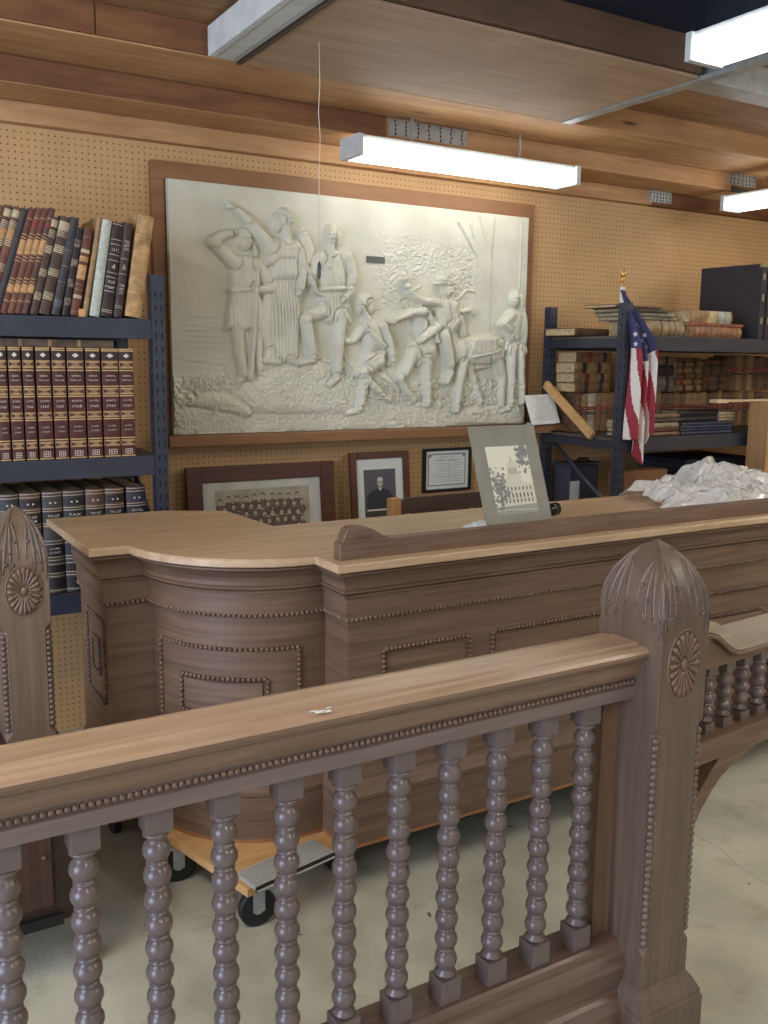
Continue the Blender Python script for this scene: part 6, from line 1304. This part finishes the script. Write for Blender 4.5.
# lower area behind the bench
t = thing('storage_tote', 'dark blue plastic tote with a white label behind the slanted brace', 'box', (3.50, 3.78, 0.62))
bm = B(); box(bm, 3.402, 3.615, 3.76, 3.88, 0.78, 1.045, bev=.01); obj('body', bm, mat('tote_blue', (66, 70, 82), .5), t)
bm = B(); box(bm, 3.396, 3.621, 3.752, 3.888, 1.045, 1.062, bev=.005); obj('lid', bm, mat('tote_lid', (56, 60, 70), .5), t)
bm = B(); box(bm, 3.408, 3.475, 3.7575, 3.7595, 0.865, 0.965); obj('label_sheet', bm, paper_w, t)
bm = B(); tube(bm, [(3.48, 3.79, 1.062), (3.49, 3.79, 1.082), (3.55, 3.79, 1.082), (3.56, 3.79, 1.062)], .006, 6); obj('handle', bm, black, t)
card = mat('cardboard', (176, 136, 92), .85, col2=(164, 124, 82), nscale=9)
def carton(name, label, x0, x1, y0, y1, z0, z1, m=card):
    t = thing(name, label, 'box', ((x0+x1)/2, (y0+y1)/2, z0))
    bm = B(); box(bm, x0, x1, y0, y1, z0, z1, bev=.003); obj('body', bm, m, t)
    bm = B(); box(bm, x0+.01, (x0+x1)/2-.001, y0+.003, y1-.003, z1, z1+.003); box(bm, (x0+x1)/2+.001, x1-.01, y0+.003, y1-.003, z1, z1+.003); obj('flap', bm, m, t)
    return t
carton('cardboard_box', 'cardboard box under the dark blue tote', 3.40, 3.62, 3.75, 3.88, 0.621, 0.776)
carton('cardboard_box', 'brown cardboard box right of the flag post, behind the plastic sheeting', 3.45, 3.76, 3.41, 3.52, 0.621, 1.05, mat('brown_carton', (140, 98, 66), .85, col2=(120, 84, 58), nscale=5))
t = thing('storage_tote', 'navy tote on the low shelf behind the plastic sheeting', 'box', (4.30, 3.65, 0.62))
bm = B(); box(bm, 4.0, 4.5, 3.50, 3.85, 0.621, 1.06, bev=.01); obj('body', bm, mat('tote_navy', (50, 54, 66), .5), t)
bm = B(); box(bm, 3.99, 4.51, 3.49, 3.86, 1.06, 1.08, bev=.005); obj('lid', bm, mat('tote_navy_lid', (44, 47, 58), .5), t)
# tan crate standing in front of the right rack
t = thing('display_case', 'tan wooden box with a pale lid edge cut off by the right edge', 'box', (4.6, 3.1, 0))
bm = B(); box(bm, 4.26, 4.90, 3.20, 3.325, 0.0, 1.40, bev=.003); obj('body', bm, wood('tan_case', (196, 156, 108), (176, 134, 88), 'z', .6), t)
bm = B(); box(bm, 3.95, 4.92, 3.27, 3.31, 1.401, 1.412, bev=.002); box(bm, 3.93, 4.02, 3.265, 3.315, 1.396, 1.414, bev=.002); obj('lid_rail', bm, mat('pale_bar', (206, 184, 148), .5), t)

# ------------------------------------------------------------------ light and camera
w = bpy.data.worlds.new('room_light'); SC.world = w; w.use_nodes = True
bg = w.node_tree.nodes['Background']; bg.inputs['Color'].default_value = (0.90, 0.95, 1.0, 1); bg.inputs['Strength'].default_value = 0.62
def area(name, loc, size, size_y, col, power, target):
    l = bpy.data.lights.new(name, 'AREA'); l.shape = 'RECTANGLE'; l.size = size; l.size_y = size_y; l.color = col; l.energy = power
    o = bpy.data.objects.new(name, l); COL.objects.link(o); o.location = loc
    o.rotation_euler = (Vector(target)-Vector(loc)).to_track_quat('-Z', 'Y').to_euler()
    return o
area('open_door_daylight', (-3.2, 0.4, 1.4), 2.6, 2.2, (0.60, 0.72, 1.0), 190, (1.2, 1.6, 0.9))

cd = bpy.data.cameras.new('camera'); cam = bpy.data.objects.new('camera', cd); COL.objects.link(cam); SC.camera = cam
cd.sensor_fit = 'VERTICAL'; cd.sensor_height = 24.0; cd.lens = 936.6/1024*24.0; cd.clip_start = 0.02
P_, R_, Y_ = 0.161947, 0.011587, 0.539159
F_ = Vector((math.sin(Y_)*math.cos(P_), math.cos(Y_)*math.cos(P_), -math.sin(P_))); rt_ = Vector((math.cos(Y_), -math.sin(Y_), 0)); up_ = rt_.cross(F_)
RT = rt_*math.cos(R_)+up_*math.sin(R_); UP_ = up_*math.cos(R_)-rt_*math.sin(R_)
Mx = Matrix((RT, UP_, -F_)).transposed().to_4x4(); Mx.translation = (0, 0, 1.6); cam.matrix_world = Mx
SC.view_settings.view_transform = 'Standard'; SC.view_settings.look = 'None'; SC.view_settings.gamma = 1.0; SC.view_settings.use_curve_mapping = False
SC.view_settings.exposure = 0.12
